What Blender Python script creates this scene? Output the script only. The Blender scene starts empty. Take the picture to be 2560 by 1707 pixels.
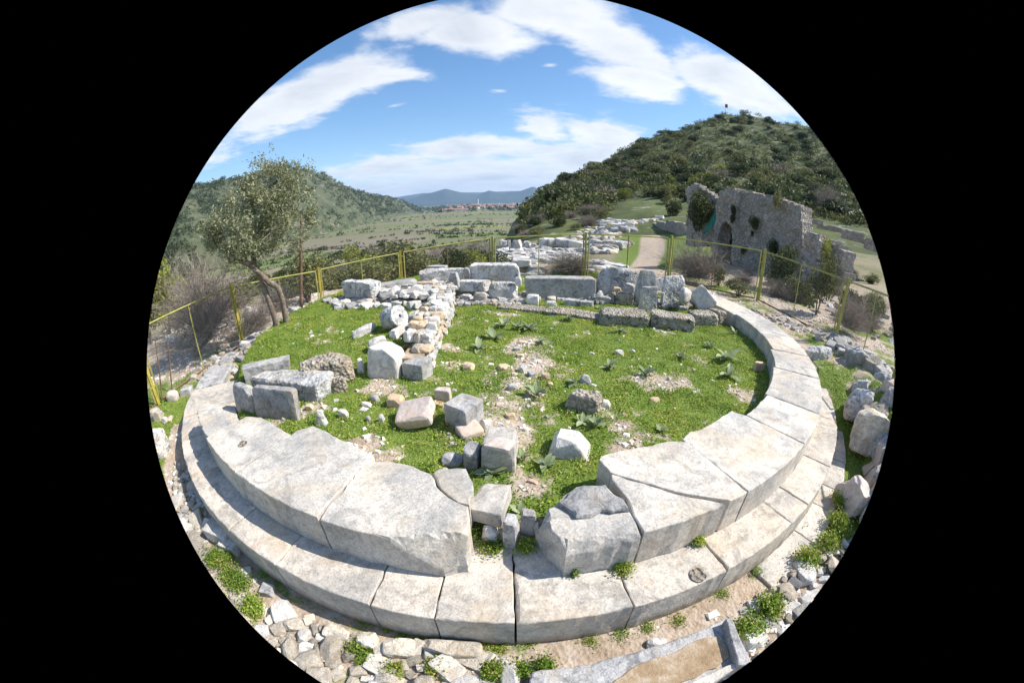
import bpy, bmesh, math, random
import numpy as np
S = bpy.context.scene
RAD = math.radians
rng = np.random.default_rng(7)
random.seed(7)

# ------------------------------------------------------------------ camera, sky, sun, exposure
H = 2.0                                   # eye height above the top of the round platform
TILT = RAD(24.06)
cam = bpy.data.cameras.new('camera')
cam_ob = bpy.data.objects.new('camera', cam); S.collection.objects.link(cam_ob); S.camera = cam_ob
cam.type = 'PANO'                         # the photograph was taken through a circular fisheye lens
cam.panorama_type = 'FISHEYE_LENS_POLYNOMIAL'
cam.sensor_fit = 'HORIZONTAL'; cam.sensor_width = 36.0; cam.sensor_height = 36.0*682/1024
K1 = 2560/36/979.0
cam.fisheye_polynomial_k0 = 0; cam.fisheye_polynomial_k1 = -K1; cam.fisheye_polynomial_k2 = 0
cam.fisheye_polynomial_k3 = 0; cam.fisheye_polynomial_k4 = 0
cam.fisheye_fov = RAD(109.5)
cam.shift_x = -(1303-1280)/2560
cam.shift_y = (914-853.5)/1707
cam.clip_start = 0.05; cam.clip_end = 30000
cam_ob.location = (0, 0, H); cam_ob.rotation_euler = (RAD(90)-TILT, RAD(-0.35), 0)
S.render.image_settings.color_mode = 'RGB'
S.render.film_transparent = False
S.view_settings.view_transform = 'Standard'; S.view_settings.look = 'None'
S.view_settings.exposure = 0.64; S.view_settings.gamma = 1
S.cycles.max_bounces = 6; S.cycles.transparent_max_bounces = 12; S.cycles.volume_bounces = 0
try: S.cycles.use_denoising = True
except Exception: pass

SUN_AZ, SUN_EL = RAD(84), RAD(45)         # azimuth clockwise from +Y
W = bpy.data.worlds.new('World'); S.world = W; W.use_nodes = True
nt = W.node_tree; N = nt.nodes; LK = nt.links
def wn(t, **k):
    n = N.new(t)
    for a, b in k.items(): setattr(n, a, b)
    return n
def wmath(op, a, b=None, c=None, clamp=False):
    n = wn('ShaderNodeMath', operation=op, use_clamp=clamp)
    for i, v in enumerate((a, b, c)):
        if v is None: continue
        if isinstance(v, (int, float)): n.inputs[i].default_value = v
        else: LK.new(v, n.inputs[i])
    return n.outputs[0]
sky = wn('ShaderNodeTexSky', sky_type='NISHITA', sun_disc=False)
sky.sun_elevation = SUN_EL; sky.sun_rotation = SUN_AZ; sky.air_density = 1.0; sky.dust_density = 0.6; sky.ozone_density = 2.5
tc = wn('ShaderNodeTexCoord'); sep = wn('ShaderNodeSeparateXYZ'); LK.new(tc.outputs['Generated'], sep.inputs[0])
vx, vy, vz = sep.outputs
az = wmath('MULTIPLY', wmath('ARCTAN2', vx, vy), 180/math.pi)
el = wmath('MULTIPLY', wmath('ARCSINE', vz), 180/math.pi)
# cloud banks of this sky: azimuth, elevation, half width, half height, slope, weight
BANKS = [(-31,16.3,16,4.8,.32,1.2),(-19,18.6,9,1.6,.02,.8),(-6,24.6,11,4.6,-.12,1.25),(-13,27,10,3.2,.15,1.05),(4,27.5,16,4.6,-.05,1.1),(14,23,12,5.5,-.3,1.25),
         (16,18.6,11,3.6,-.1,1.15),(28,19.5,12,5.5,-.35,1.3),(34,17,8,3,-.3,1.0),(3,10.6,7,3.2,-.2,1.0),(12,9.4,9,4.0,-.2,1.2),(-5,7.8,15,2.6,.02,1.2),
         (8,6.2,13,4.2,0,1.15),(-2,3.6,30,4.2,0,1.25),(-19,5.8,15,2.6,0,1.05),(-28,2,60,2.6,0,1.1),(20,3,40,3.5,0,1.0),(-3,16.1,2.6,.6,0,.7),(-17.6,14.4,3,.55,.1,.75),(3.8,19.9,2.6,.7,.1,.8),(-44,10,6,2.0,.25,.7),
         (60,22,24,10,0,.95),(-75,18,24,8,0,.9),(0,60,90,22,0,.72),(150,25,40,14,0,.9),(-140,25,40,14,0,.9)]
cov = None
for a, e, sa, se, sl, wt in BANKS:
    da = wmath('SUBTRACT', az, float(a))
    de = wmath('SUBTRACT', wmath('SUBTRACT', el, float(e)), wmath('MULTIPLY', da, float(sl)))
    q = wmath('SQRT', wmath('ADD', wmath('POWER', wmath('ABSOLUTE', wmath('DIVIDE', da, float(sa))), 2.0), wmath('POWER', wmath('ABSOLUTE', wmath('DIVIDE', de, float(se))), 2.0)))
    v = wmath('MULTIPLY', wmath('MULTIPLY_ADD', q, -0.85, 1.0, clamp=True), float(wt))
    cov = v if cov is None else wmath('MAXIMUM', cov, v)
den = wmath('ADD', wmath('MAXIMUM', vz, 0.0), 0.10)
cmb = wn('ShaderNodeCombineXYZ'); LK.new(wmath('DIVIDE', vx, den), cmb.inputs[0]); LK.new(wmath('DIVIDE', vy, den), cmb.inputs[1])
def cnoise(scale, det, rough, off):
    mp = wn('ShaderNodeMapping'); LK.new(cmb.outputs[0], mp.inputs[0]); mp.inputs['Location'].default_value = off
    n = wn('ShaderNodeTexNoise'); n.inputs['Scale'].default_value = scale; n.inputs['Detail'].default_value = det
    n.inputs['Roughness'].default_value = rough; n.inputs['Distortion'].default_value = .35
    LK.new(mp.outputs[0], n.inputs['Vector']); return n.outputs['Fac']
n1 = cnoise(1.5, 11, .62, (3, 1, 0)); n2 = cnoise(1.1, 7, .6, (9, 4, 2)); n3 = cnoise(4.5, 8, .62, (1, 7, 5))
dens = wmath('ADD', wmath('ADD', cov, wmath('MULTIPLY', wmath('SUBTRACT', n1, .5), 1.7)), wmath('MULTIPLY', wmath('SUBTRACT', n3, .5), .8))
mr = wn('ShaderNodeMapRange', interpolation_type='SMOOTHSTEP'); LK.new(dens, mr.inputs[0]); mr.inputs[1].default_value = .24; mr.inputs[2].default_value = .78
cfac = wmath('MULTIPLY', mr.outputs[0], .96)
mr2 = wn('ShaderNodeMapRange', interpolation_type='SMOOTHSTEP'); LK.new(wmath('ADD', wmath('MULTIPLY', n2, 1.2), wmath('MULTIPLY', dens, .3)), mr2.inputs[0]); mr2.inputs[1].default_value = .66; mr2.inputs[2].default_value = 1.3
cc = wn('ShaderNodeMix', data_type='RGBA'); LK.new(mr2.outputs[0], cc.inputs[0]); cc.inputs[6].default_value = (7.0, 7.1, 7.2, 1); cc.inputs[7].default_value = (4.5, 4.8, 5.3, 1)
hs = wn('ShaderNodeHueSaturation'); hs.inputs['Saturation'].default_value = 1.18; hs.inputs['Value'].default_value = 1.22; LK.new(sky.outputs[0], hs.inputs['Color'])
mx = wn('ShaderNodeMix', data_type='RGBA'); LK.new(cfac, mx.inputs[0]); LK.new(hs.outputs[0], mx.inputs[6]); LK.new(cc.outputs[2], mx.inputs[7])
bg = N['Background']; LK.new(mx.outputs[2], bg.inputs[0]); bg.inputs[1].default_value = 0.10

sun = bpy.data.lights.new('sun', 'SUN'); sun.energy = 4.9; sun.angle = RAD(0.53); sun.color = (1.0, .955, .88)
sun_ob = bpy.data.objects.new('sun', sun); S.collection.objects.link(sun_ob)
sun_ob.rotation_euler = (math.pi/2-SUN_EL, 0, math.pi-SUN_AZ)
sun_ob.location = (30, 3, 30)

# ------------------------------------------------------------------ helpers
C0 = np.array([-.234, 7.136]); R1, R2, R3 = 5.514, 5.874, 6.17
Z1, Z2, Z3 = 0.0, -.348, -.696
def rays(p):
    p = np.atleast_2d(np.asarray(p, float)); u = p[:, 0]-1303.; v = -(p[:, 1]-914.)
    r = np.hypot(u, v); th = r/979.; s = np.sin(th)/np.maximum(r, 1e-9); X, Y, Zc = u*s, v*s, np.cos(th)
    c, s_ = math.cos(-.006), math.sin(-.006); X, Y = c*X-s_*Y, s_*X+c*Y
    ct, st = math.cos(TILT), math.sin(TILT)
    return np.stack([X, ct*Zc+st*Y, -st*Zc+ct*Y], 1)
def at(p, z):
    D = rays(p)[0]; t = (z-H)/D[2]; return np.array([D[0]*t, D[1]*t])
def vis(p, r):
    D = rays(p)[0]; t = r/math.hypot(D[0], D[1]); return np.array([D[0]*t, D[1]*t, H+D[2]*t])
def z_at(xy, p):
    D = rays(p)[0]; return H+D[2]/math.hypot(D[0], D[1])*math.hypot(*xy)
def frame(ox, oy, s): return lambda x, y: (ox+x/s, oy+y/s)
fA = frame(350, 750, 3.135); fB = frame(400, 1100, 2.583); fC = frame(1200, 1100, 2.24); fD = frame(1400, 600, 2.614)
fE = frame(900, 750, 3.137); fF = frame(900, 620, 4.276); fG = frame(1350, 620, 4.704); fH = frame(900, 350, 3.136)
fI = frame(350, 400, 3.4846); fJ = frame(1900, 900, 3.135); fK = frame(1200, 520, 4.704); fL = frame(1700, 430, 3.92)
fS = frame(0, 0, 1/1.0884)
fM = frame(400, 550, 5.2275)

def hsh(i, j, k, s=0):
    n = (i.astype(np.int64)*374761393 + j.astype(np.int64)*668265263 + k.astype(np.int64)*2147483647 + s*1274126177) & 0x7fffffff
    n = ((n ^ (n >> 13))*1274126177) & 0x7fffffff
    n = ((n ^ (n >> 16))*668265263) & 0x7fffffff
    return ((n ^ (n >> 15)) & 0xffff)/65535.0
def vnoise(P, s=0):
    P = np.asarray(P, float); i = np.floor(P).astype(np.int64); f = P-i; f = f*f*(3-2*f); out = 0
    for a in (0, 1):
        for b in (0, 1):
            for c in (0, 1):
                w = (f[:, 0] if a else 1-f[:, 0])*(f[:, 1] if b else 1-f[:, 1])*(f[:, 2] if c else 1-f[:, 2])
                out = out+w*hsh(i[:, 0]+a, i[:, 1]+b, i[:, 2]+c, s)
    return out*2-1
def fbm(P, scale=1, oct=3, s=0):
    P = np.asarray(P, float)*scale
    if P.shape[1] == 2: P = np.concatenate([P, np.zeros((len(P), 1))], 1)
    o = 0; a = 1; t = 0
    for k in range(oct): o = o+a*vnoise(P+17.3*k, s+k); t += a; a *= .5; P = P*2.03
    return o/t
def ss(x): x = np.clip(x, 0, 1); return x*x*(3-2*x)

def mk(name, V, F, mats, parent=None, smooth=False, mi=None, link=True):
    me = bpy.data.meshes.new(name); V = np.asarray(V, np.float32)
    if isinstance(F, np.ndarray):
        nv, k = F.shape
        me.vertices.add(len(V)); me.vertices.foreach_set('co', V.ravel())
        me.loops.add(nv*k); me.loops.foreach_set('vertex_index', F.astype(np.int32).ravel())
        me.polygons.add(nv); me.polygons.foreach_set('loop_start', np.arange(0, nv*k, k, dtype=np.int32))
        me.polygons.foreach_set('loop_total', np.full(nv, k, np.int32))
        me.update(calc_edges=True); me.validate()
    else:
        me.from_pydata([tuple(map(float, v)) for v in V], [], [tuple(map(int, f)) for f in F]); me.update()
    for m in (mats if isinstance(mats, (list, tuple)) else [mats]): me.materials.append(m)
    if mi is not None: me.polygons.foreach_set('material_index', np.asarray(mi, np.int32))
    me.polygons.foreach_set('use_smooth', np.full(len(me.polygons), smooth, bool))
    ob = bpy.data.objects.new(name, me)
    if link: S.collection.objects.link(ob)
    if parent is not None: ob.parent = parent
    return ob
def tag(o, label=None, cat=None, group=None, kind=None):
    if label: o['label'] = label
    if cat: o['category'] = cat
    if group: o['group'] = group
    if kind: o['kind'] = kind
    return o
def empty(name, loc=(0, 0, 0), rz=0, **k):
    o = bpy.data.objects.new(name, None); S.collection.objects.link(o); o.location = loc; o.rotation_euler = (0, 0, rz)
    o.empty_display_size = .2
    return tag(o, **k)
class MB:
    def __init__(s): s.V = []; s.F = []; s.M = []; s.n = 0
    def add(s, V, F, m=0):
        V = np.asarray(V, float)
        s.V.append(V); s.F += [tuple(int(i)+s.n for i in f) for f in F]; s.M += [m]*len(F); s.n += len(V)
    def build(s, name, mats, parent=None, smooth=False): return mk(name, np.concatenate(s.V), s.F, mats, parent, smooth, s.M)
def boxv(x0, x1, y0, y1, z0, z1):
    V = [(x, y, z) for z in (z0, z1) for y in (y0, y1) for x in (x0, x1)]
    return V, [(0, 2, 3, 1), (4, 5, 7, 6), (0, 1, 5, 4), (2, 6, 7, 3), (0, 4, 6, 2), (1, 3, 7, 5)]
def tube(P, R, k=6):
    P = np.asarray(P, float); n = len(P); R = np.broadcast_to(np.asarray(R, float), (n,))
    T = np.gradient(P, axis=0); T /= np.linalg.norm(T, axis=1, keepdims=True)+1e-9
    up = np.array([0, 0, 1.]) if abs(T[:, 2]).mean() < .8 else np.array([1., 0, 0])
    A = np.cross(T, up); A /= np.linalg.norm(A, axis=1, keepdims=True)+1e-9; B = np.cross(T, A)
    a = np.arange(k)*2*math.pi/k
    V = (P[:, None]+R[:, None, None]*(np.cos(a)[None, :, None]*A[:, None]+np.sin(a)[None, :, None]*B[:, None])).reshape(-1, 3)
    F = [(i*k+j, i*k+(j+1) % k, (i+1)*k+(j+1) % k, (i+1)*k+j) for i in range(n-1) for j in range(k)]
    F += [tuple(range(k))[::-1], tuple(range((n-1)*k, n*k))]
    return V, F
def bar(a, b, w):
    """square bar between two points"""
    a = np.asarray(a, float); b = np.asarray(b, float); return tube([a, b], w*.7071, 4)
def smoothline(P, n):
    P = np.asarray(P, float); t = np.linspace(0, len(P)-1, n); out = []
    for x in t:
        i = min(int(x), len(P)-2); f = x-i
        p0 = P[max(i-1, 0)]; p1 = P[i]; p2 = P[i+1]; p3 = P[min(i+2, len(P)-1)]
        out.append(.5*((2*p1)+(-p0+p2)*f+(2*p0-5*p1+4*p2-p3)*f*f+(-p0+3*p1-3*p2+p3)*f**3))
    return np.array(out)
def quads(Cn, Lh, Wh, U, Vv):
    """leaf quads from centres, half sizes and two direction arrays"""
    n = len(Cn); a = U*np.reshape(Lh, (-1, 1)); b = Vv*np.reshape(Wh, (-1, 1))
    V = np.stack([Cn-a, Cn+b*1.0-a*.1, Cn+a, Cn-b*1.0-a*.1], 1).reshape(-1, 3)
    return V, np.arange(n*4).reshape(-1, 4)
def rdir(n, up=0.0):
    d = rng.normal(size=(n, 3)); d[:, 2] += up; return d/np.linalg.norm(d, axis=1, keepdims=True)
def leaf_dirs(n, up=0.0):
    U = rdir(n, up); Vv = np.cross(U, rdir(n)); Vv /= np.linalg.norm(Vv, axis=1, keepdims=True)+1e-9; return U, Vv

# ------------------------------------------------------------------ materials
def mat(name, rough=.85):
    m = bpy.data.materials.new(name); m.use_nodes = True; t = m.node_tree
    b = t.nodes['Principled BSDF']; b.inputs['Roughness'].default_value = rough
    b.inputs['Specular IOR Level'].default_value = .25
    return m, t, b
def tn(t, ty, **k):
    n = t.nodes.new(ty)
    for a, b in k.items(): setattr(n, a, b)
    return n
def noise(t, scale, det=5, rough=.55, vec=None, dist=0):
    n = tn(t, 'ShaderNodeTexNoise'); n.inputs['Scale'].default_value = scale; n.inputs['Detail'].default_value = det
    n.inputs['Roughness'].default_value = rough; n.inputs['Distortion'].default_value = dist
    if vec is not None: t.links.new(vec, n.inputs['Vector'])
    return n.outputs['Fac']
def ramp(t, fac, stops, interp='LINEAR'):
    r = tn(t, 'ShaderNodeValToRGB'); r.color_ramp.interpolation = interp; e = r.color_ramp.elements
    while len(e) < len(stops): e.new(.5)
    for i, (p, c) in enumerate(stops): e[i].position = p; e[i].color = (*c, 1) if len(c) == 3 else c
    t.links.new(fac, r.inputs[0]); return r.outputs[0]
def mixc(t, fac, a, b, mode='MIX'):
    n = tn(t, 'ShaderNodeMix', data_type='RGBA', blend_type=mode)
    for i, v in ((0, fac), (6, a), (7, b)):
        if isinstance(v, (int, float)): n.inputs[i].default_value = v
        elif isinstance(v, tuple): n.inputs[i].default_value = (*v, 1)
        else: t.links.new(v, n.inputs[i])
    return n.outputs[2]
def mth(t, op, a, b=0.0, clamp=False):
    n = tn(t, 'ShaderNodeMath', operation=op, use_clamp=clamp)
    for i, v in enumerate((a, b)):
        if isinstance(v, (int, float)): n.inputs[i].default_value = v
        else: t.links.new(v, n.inputs[i])
    return n.outputs[0]
def bump(t, b, h, strength, dist):
    n = tn(t, 'ShaderNodeBump'); n.inputs['Strength'].default_value = strength; n.inputs['Distance'].default_value = dist
    t.links.new(h, n.inputs['Height']); t.links.new(n.outputs[0], b.inputs['Normal'])
def ocoord(t, jitter=True):
    c = tn(t, 'ShaderNodeTexCoord').outputs['Object']
    if not jitter: return c
    oi = tn(t, 'ShaderNodeObjectInfo').outputs['Random']
    v = tn(t, 'ShaderNodeVectorMath', operation='ADD'); t.links.new(c, v.inputs[0])
    m = tn(t, 'ShaderNodeMath', operation='MULTIPLY'); t.links.new(oi, m.inputs[0]); m.inputs[1].default_value = 37.0
    t.links.new(m.outputs[0], v.inputs[1]); return v.outputs[0]
def stone_mat(name, pale, mid, dark, stain=.5, speck=.5, bs=.5, pits=0, tint=.18, big=1.3):
    m, t, b = mat(name, .88); v = ocoord(t)
    a = noise(t, big, 6, .6, v, .4); c1 = ramp(t, a, [(.36, mid), (.58, pale)])
    st = noise(t, big*2.3, 9, .68, v, 1.2); f = ramp(t, st, [(.50, (0, 0, 0)), (.62, (1, 1, 1))])
    c2 = mixc(t, mth(t, 'MULTIPLY', f, stain), c1, dark)
    sp = noise(t, 55, 4, .7, v); c3 = mixc(t, speck, c2, ramp(t, sp, [(.3, (.55, .55, .55)), (.5, (1, 1, 1)), (.7, (1.25, 1.22, 1.18))]), 'MULTIPLY')
    warm = noise(t, big*.8, 4, .5, v, .8); c4 = mixc(t, mth(t, 'MULTIPLY', ramp(t, warm, [(.5, (0, 0, 0)), (.68, (1, 1, 1))]), .45), c3, (.80*pale[0]*1.15, .70*pale[1]*1.1, .52*pale[2]*1.1))
    oi = tn(t, 'ShaderNodeObjectInfo').outputs['Random']
    c5 = mixc(t, 1.0, c4, ramp(t, oi, [(0, (1-tint,)*3), (.5, (1, .98, .96)), (1, (1+tint*.6,)*3)]), 'MULTIPLY')
    t.links.new(c5, b.inputs['Base Color'])
    br = noise(t, big*1.6, 8, .7, v, 2.0); c5 = mixc(t, mth(t, 'MULTIPLY', ramp(t, br, [(.55, (0, 0, 0)), (.66, (1, 1, 1))]), .4), c5, (.36*pale[0]/.6, .27*pale[1]/.56, .18*pale[2]/.5))
    pn = noise(t, 95, 3, .6, v); c5 = mixc(t, mth(t, 'MULTIPLY', ramp(t, pn, [(.66, (0, 0, 0)), (.72, (1, 1, 1))]), .65), c5, (.12, .11, .10))
    mo = noise(t, 18, 6, .7, v); c5 = mixc(t, .6, c5, ramp(t, mo, [(.32, (.66, .66, .67)), (.5, (1, 1, 1)), (.68, (1.22, 1.2, 1.15))]), 'MULTIPLY'); t.links.new(c5, b.inputs['Base Color'])
    h = mth(t, 'ADD', noise(t, 14, 8, .65, v), mth(t, 'MULTIPLY', sp, .5))
    if pits:
        vo = tn(t, 'ShaderNodeTexVoronoi'); vo.inputs['Scale'].default_value = 22; t.links.new(v, vo.inputs['Vector'])
        h = mth(t, 'ADD', h, mth(t, 'MULTIPLY', vo.outputs['Distance'], pits))
    bump(t, b, h, bs, .02); return m
M = {}
M['marble'] = stone_mat('weathered_marble', (.63, .585, .515), (.40, .385, .36), (.24, .235, .225), .55, .8, .5, big=1.5, tint=.10)
M['marble_white'] = stone_mat('white_marble', (.72, .70, .66), (.54, .53, .51), (.26, .26, .26), .5, .6, .8, big=3.0)
M['marble_grey'] = stone_mat('grey_marble', (.46, .45, .44), (.31, .31, .31), (.13, .13, .13), .7, .75, .8, big=3.0)
M['lichen'] = stone_mat('lichened_limestone', (.66, .655, .64), (.40, .40, .395), (.13, .13, .125), .8, .75, .9, 1, big=3.2)
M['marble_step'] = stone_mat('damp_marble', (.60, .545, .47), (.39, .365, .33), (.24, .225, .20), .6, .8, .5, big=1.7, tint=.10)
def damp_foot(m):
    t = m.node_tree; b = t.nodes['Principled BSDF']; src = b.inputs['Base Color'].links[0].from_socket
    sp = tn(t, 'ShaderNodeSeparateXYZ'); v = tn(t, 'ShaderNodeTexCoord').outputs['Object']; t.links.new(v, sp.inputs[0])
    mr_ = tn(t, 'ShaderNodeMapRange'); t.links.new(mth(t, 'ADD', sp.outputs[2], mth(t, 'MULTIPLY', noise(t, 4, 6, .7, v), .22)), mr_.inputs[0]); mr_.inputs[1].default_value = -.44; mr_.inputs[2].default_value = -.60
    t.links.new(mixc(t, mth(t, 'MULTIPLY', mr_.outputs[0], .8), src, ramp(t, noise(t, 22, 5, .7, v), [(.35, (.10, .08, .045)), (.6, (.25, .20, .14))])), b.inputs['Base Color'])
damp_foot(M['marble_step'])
M['conglomerate'] = stone_mat('pitted_conglomerate', (.47, .43, .36), (.30, .27, .22), (.07, .065, .05), .85, .85, 1.0, 2.5, big=4)
M['tan'] = stone_mat('tan_stone', (.66, .52, .36), (.55, .42, .29), (.38, .27, .18), .5, .4, .5, tint=.25, big=3)
M['pink'] = stone_mat('pinkish_stone', (.62, .53, .47), (.50, .43, .39), (.30, .25, .23), .4, .4, .4, big=2)
M['rubble'] = stone_mat('rubble_stone', (.66, .60, .50), (.46, .41, .34), (.24, .21, .17), .6, .8, 1.0, tint=.38, big=5)

def leaf_mat(name, cols, tr=.35, rough=.6, patch=0.0):
    m = bpy.data.materials.new(name); m.use_nodes = True; t = m.node_tree; b = t.nodes['Principled BSDF']
    b.inputs['Roughness'].default_value = rough; b.inputs['Specular IOR Level'].default_value = .2
    g = tn(t, 'ShaderNodeNewGeometry').outputs['Random Per Island']
    c = ramp(t, g, [(i/(len(cols)-1), k) for i, k in enumerate(cols)])
    oi = tn(t, 'ShaderNodeObjectInfo').outputs['Random']
    c = mixc(t, 1.0, c, ramp(t, oi, [(0, (.72, .74, .72)), (1, (1.2, 1.15, 1.1))]), 'MULTIPLY')
    v = tn(t, 'ShaderNodeTexCoord').outputs['Object']
    c = mixc(t, patch, c, mixc(t, 1.0, c, ramp(t, noise(t, 2.2, 6, .65, v), [(.34, (.6, .78, .6)), (.5, (1, 1, 1)), (.66, (1.6, 1.25, 1.5))]), 'MULTIPLY'))
    t.links.new(c, b.inputs['Base Color'])
    tl = tn(t, 'ShaderNodeBsdfTranslucent'); t.links.new(c, tl.inputs['Color'])
    ms = tn(t, 'ShaderNodeMixShader'); ms.inputs[0].default_value = tr
    t.links.new(b.outputs[0], ms.inputs[1]); t.links.new(tl.outputs[0], ms.inputs[2]); t.links.new(ms.outputs[0], t.nodes['Material Output'].inputs[0])
    return m
M['grass'] = leaf_mat('clover_green', [(.09, .17, .016), (.18, .30, .03), (.26, .38, .045), (.36, .43, .08), (.44, .40, .17)], .3, patch=.9)
M['mullein'] = leaf_mat('mullein_leaf', [(.24, .30, .15), (.38, .44, .27)], .3)
M['olive'] = leaf_mat('olive_leaf', [(.09, .11, .05), (.22, .24, .13), (.42, .43, .30)], .25)
M['evergreen'] = leaf_mat('evergreen_leaf', [(.03, .045, .015), (.07, .09, .032), (.12, .14, .055)], .25)
M['scrub'] = leaf_mat('scrub_leaf', [(.07, .09, .03), (.16, .17, .065), (.25, .24, .11)], .3)
M['yellowgreen'] = leaf_mat('spring_leaf', [(.14, .18, .03), (.26, .29, .05), (.36, .36, .09)], .35)
M['twig'] = leaf_mat('bare_twig', [(.17, .14, .115), (.27, .225, .195), (.36, .31, .27)], 0)
M['flower'] = leaf_mat('white_petal', [(.7, .7, .62), (.8, .7, .2)], .2)
def bark():
    m, t, b = mat('olive_bark'); v = ocoord(t); a = noise(t, 9, 8, .7, v, 1)
    t.links.new(ramp(t, a, [(.3, (.07, .05, .035)), (.55, (.23, .18, .14)), (.75, (.36, .31, .27))]), b.inputs['Base Color']); bump(t, b, a, .9, .04); return m
M['bark'] = bark()
def paint(name, c1, c2, rough=.5):
    m, t, b = mat(name, rough); v = ocoord(t); t.links.new(ramp(t, noise(t, 6, 5, .6, v), [(.42, c1), (.62, c2)]), b.inputs['Base Color']); return m
M['fence'] = paint('olive_yellow_paint', (.36, .34, .10), (.25, .24, .07))
M['rust'] = paint('rusty_paint', (.11, .07, .05), (.22, .10, .05), .7)
M['fence_bright'] = paint('yellow_paint', (.42, .33, .05), (.30, .24, .05))
M['wire'] = paint('galvanised_wire', (.20, .21, .19), (.14, .15, .13))
M['tarp'] = paint('green_netting', (.02, .16, .12), (.03, .22, .17))
M['wood'] = paint('weathered_wood', (.13, .075, .045), (.20, .13, .09), .9)
M['white'] = paint('white_paint', (.8, .8, .8), (.72, .72, .72))
M['redflag'] = paint('red_cloth', (.5, .03, .03), (.4, .02, .02))
M['roof'] = paint('clay_tile', (.40, .21, .14), (.33, .18, .12), .9)
M['plaster'] = paint('pale_plaster', (.78, .72, .64), (.7, .62, .54), .9)

def ground_mat():
    m, t, b = mat('earth_and_turf', .95); v = ocoord(t, False)
    at_ = tn(t, 'ShaderNodeAttribute', attribute_name='turf').outputs['Fac']
    sand = tn(t, 'ShaderNodeAttribute', attribute_name='sand').outputs['Fac']
    far = tn(t, 'ShaderNodeAttribute', attribute_name='farness').outputs['Fac']
    d1 = ramp(t, noise(t, 3.0, 8, .7, v), [(.3, (.26, .19, .13)), (.5, (.40, .32, .24)), (.7, (.52, .44, .35))])
    vo = tn(t, 'ShaderNodeTexVoronoi'); vo.inputs['Scale'].default_value = 26; t.links.new(v, vo.inputs['Vector'])
    peb = mixc(t, ramp(t, vo.outputs['Distance'], [(.18, (1, 1, 1)), (.42, (0, 0, 0))]), d1, mixc(t, .6, vo.outputs['Color'], (.62, .56, .48)))
    d2 = mixc(t, ramp(t, noise(t, 7, 6, .7, v), [(.45, (0, 0, 0)), (.6, (.75, .75, .75))]), d1, peb)
    sd = ramp(t, noise(t, 5, 8, .7, v), [(.3, (.30, .22, .15)), (.5, (.42, .33, .25)), (.75, (.56, .49, .41))])
    d3 = mixc(t, sand, d2, sd)
    g = ramp(t, noise(t, 8, 7, .7, v), [(.3, (.08, .13, .02)), (.55, (.15, .21, .035)), (.75, (.25, .27, .08))])
    gf = ramp(t, mth(t, 'ADD', at_, mth(t, 'MULTIPLY', mth(t, 'SUBTRACT', noise(t, 12, 6, .7, v), .5), .5)), [(.40, (0, 0, 0)), (.6, (1, 1, 1))])
    c = mixc(t, gf, d3, g)
    fc = ramp(t, noise(t, .35, 9, .7, v), [(.3, (.09, .10, .04)), (.45, (.17, .17, .08)), (.58, (.24, .20, .13)), (.75, (.13, .15, .06))])
    c = mixc(t, far, c, fc)
    t.links.new(c, b.inputs['Base Color']); bump(t, b, mth(t, 'ADD', noise(t, 18, 8, .7, v), mth(t, 'MULTIPLY', vo.outputs['Distance'], .6)), .7, .03)
    return m
M['ground'] = ground_mat()
def hill_mat(name, cols, scale, rockfac=.0):
    m, t, b = mat(name, .95); v = ocoord(t, False); a = noise(t, scale, 10, .7, v, .5)
    c = ramp(t, a, [(.3+.4*i/(len(cols)-1), k) for i, k in enumerate(cols)])
    if rockfac:
        r = noise(t, scale*2.2, 8, .7, v, 1); c = mixc(t, ramp(t, r, [(.56, (0, 0, 0)), (.64, (rockfac,)*3)]), c, (.42, .38, .33))
    t.links.new(c, b.inputs['Base Color']); bump(t, b, noise(t, scale*3, 8, .7, v), .8, 1.2/scale*.03); return m
M['hill_near'] = hill_mat('hillside_turf', [(.04, .05, .02), (.065, .08, .025), (.10, .125, .035), (.14, .12, .075)], .12, .5)
M['hill_left'] = hill_mat('wooded_hillside', [(.035, .05, .022), (.055, .07, .03), (.09, .095, .05), (.06, .07, .03)], .03, .35)
M['mountain'] = hill_mat('distant_slope', [(.03, .05, .045), (.05, .065, .055), (.08, .085, .07)], .002)
def plain_mat():
    m, t, b = mat('valley_fields', .95); tcn = tn(t, 'ShaderNodeTexCoord'); mp = tn(t, 'ShaderNodeMapping'); t.links.new(tcn.outputs['Object'], mp.inputs[0])
    mp.inputs['Rotation'].default_value = (0, 0, .25); mp.inputs['Scale'].default_value = (.55, 1.3, 1)
    vo = tn(t, 'ShaderNodeTexVoronoi'); vo.inputs['Scale'].default_value = .011; t.links.new(mp.outputs[0], vo.inputs['Vector'])
    sp = tn(t, 'ShaderNodeSeparateColor'); t.links.new(vo.outputs['Color'], sp.inputs[0])
    c = ramp(t, sp.outputs[0], [(0, (.16, .15, .085)), (.25, (.12, .18, .04)), (.4, (.21, .17, .13)), (.55, (.13, .15, .055)), (.7, (.20, .25, .05)), (.85, (.18, .16, .10))], 'CONSTANT')
    n_ = noise(t, .03, 8, .65, tcn.outputs['Object']); c2 = ramp(t, n_, [(.3, (.10, .11, .05)), (.5, (.19, .17, .11)), (.7, (.14, .17, .06))])
    c = mixc(t, .35, c, c2)
    c = mixc(t, ramp(t, noise(t, .12, 8, .7, tcn.outputs['Object']), [(.55, (0, 0, 0)), (.66, (.7, .7, .7))]), c, (.07, .08, .035))
    t.links.new(c, b.inputs['Base Color']); return m
M['plain'] = plain_mat()
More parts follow.
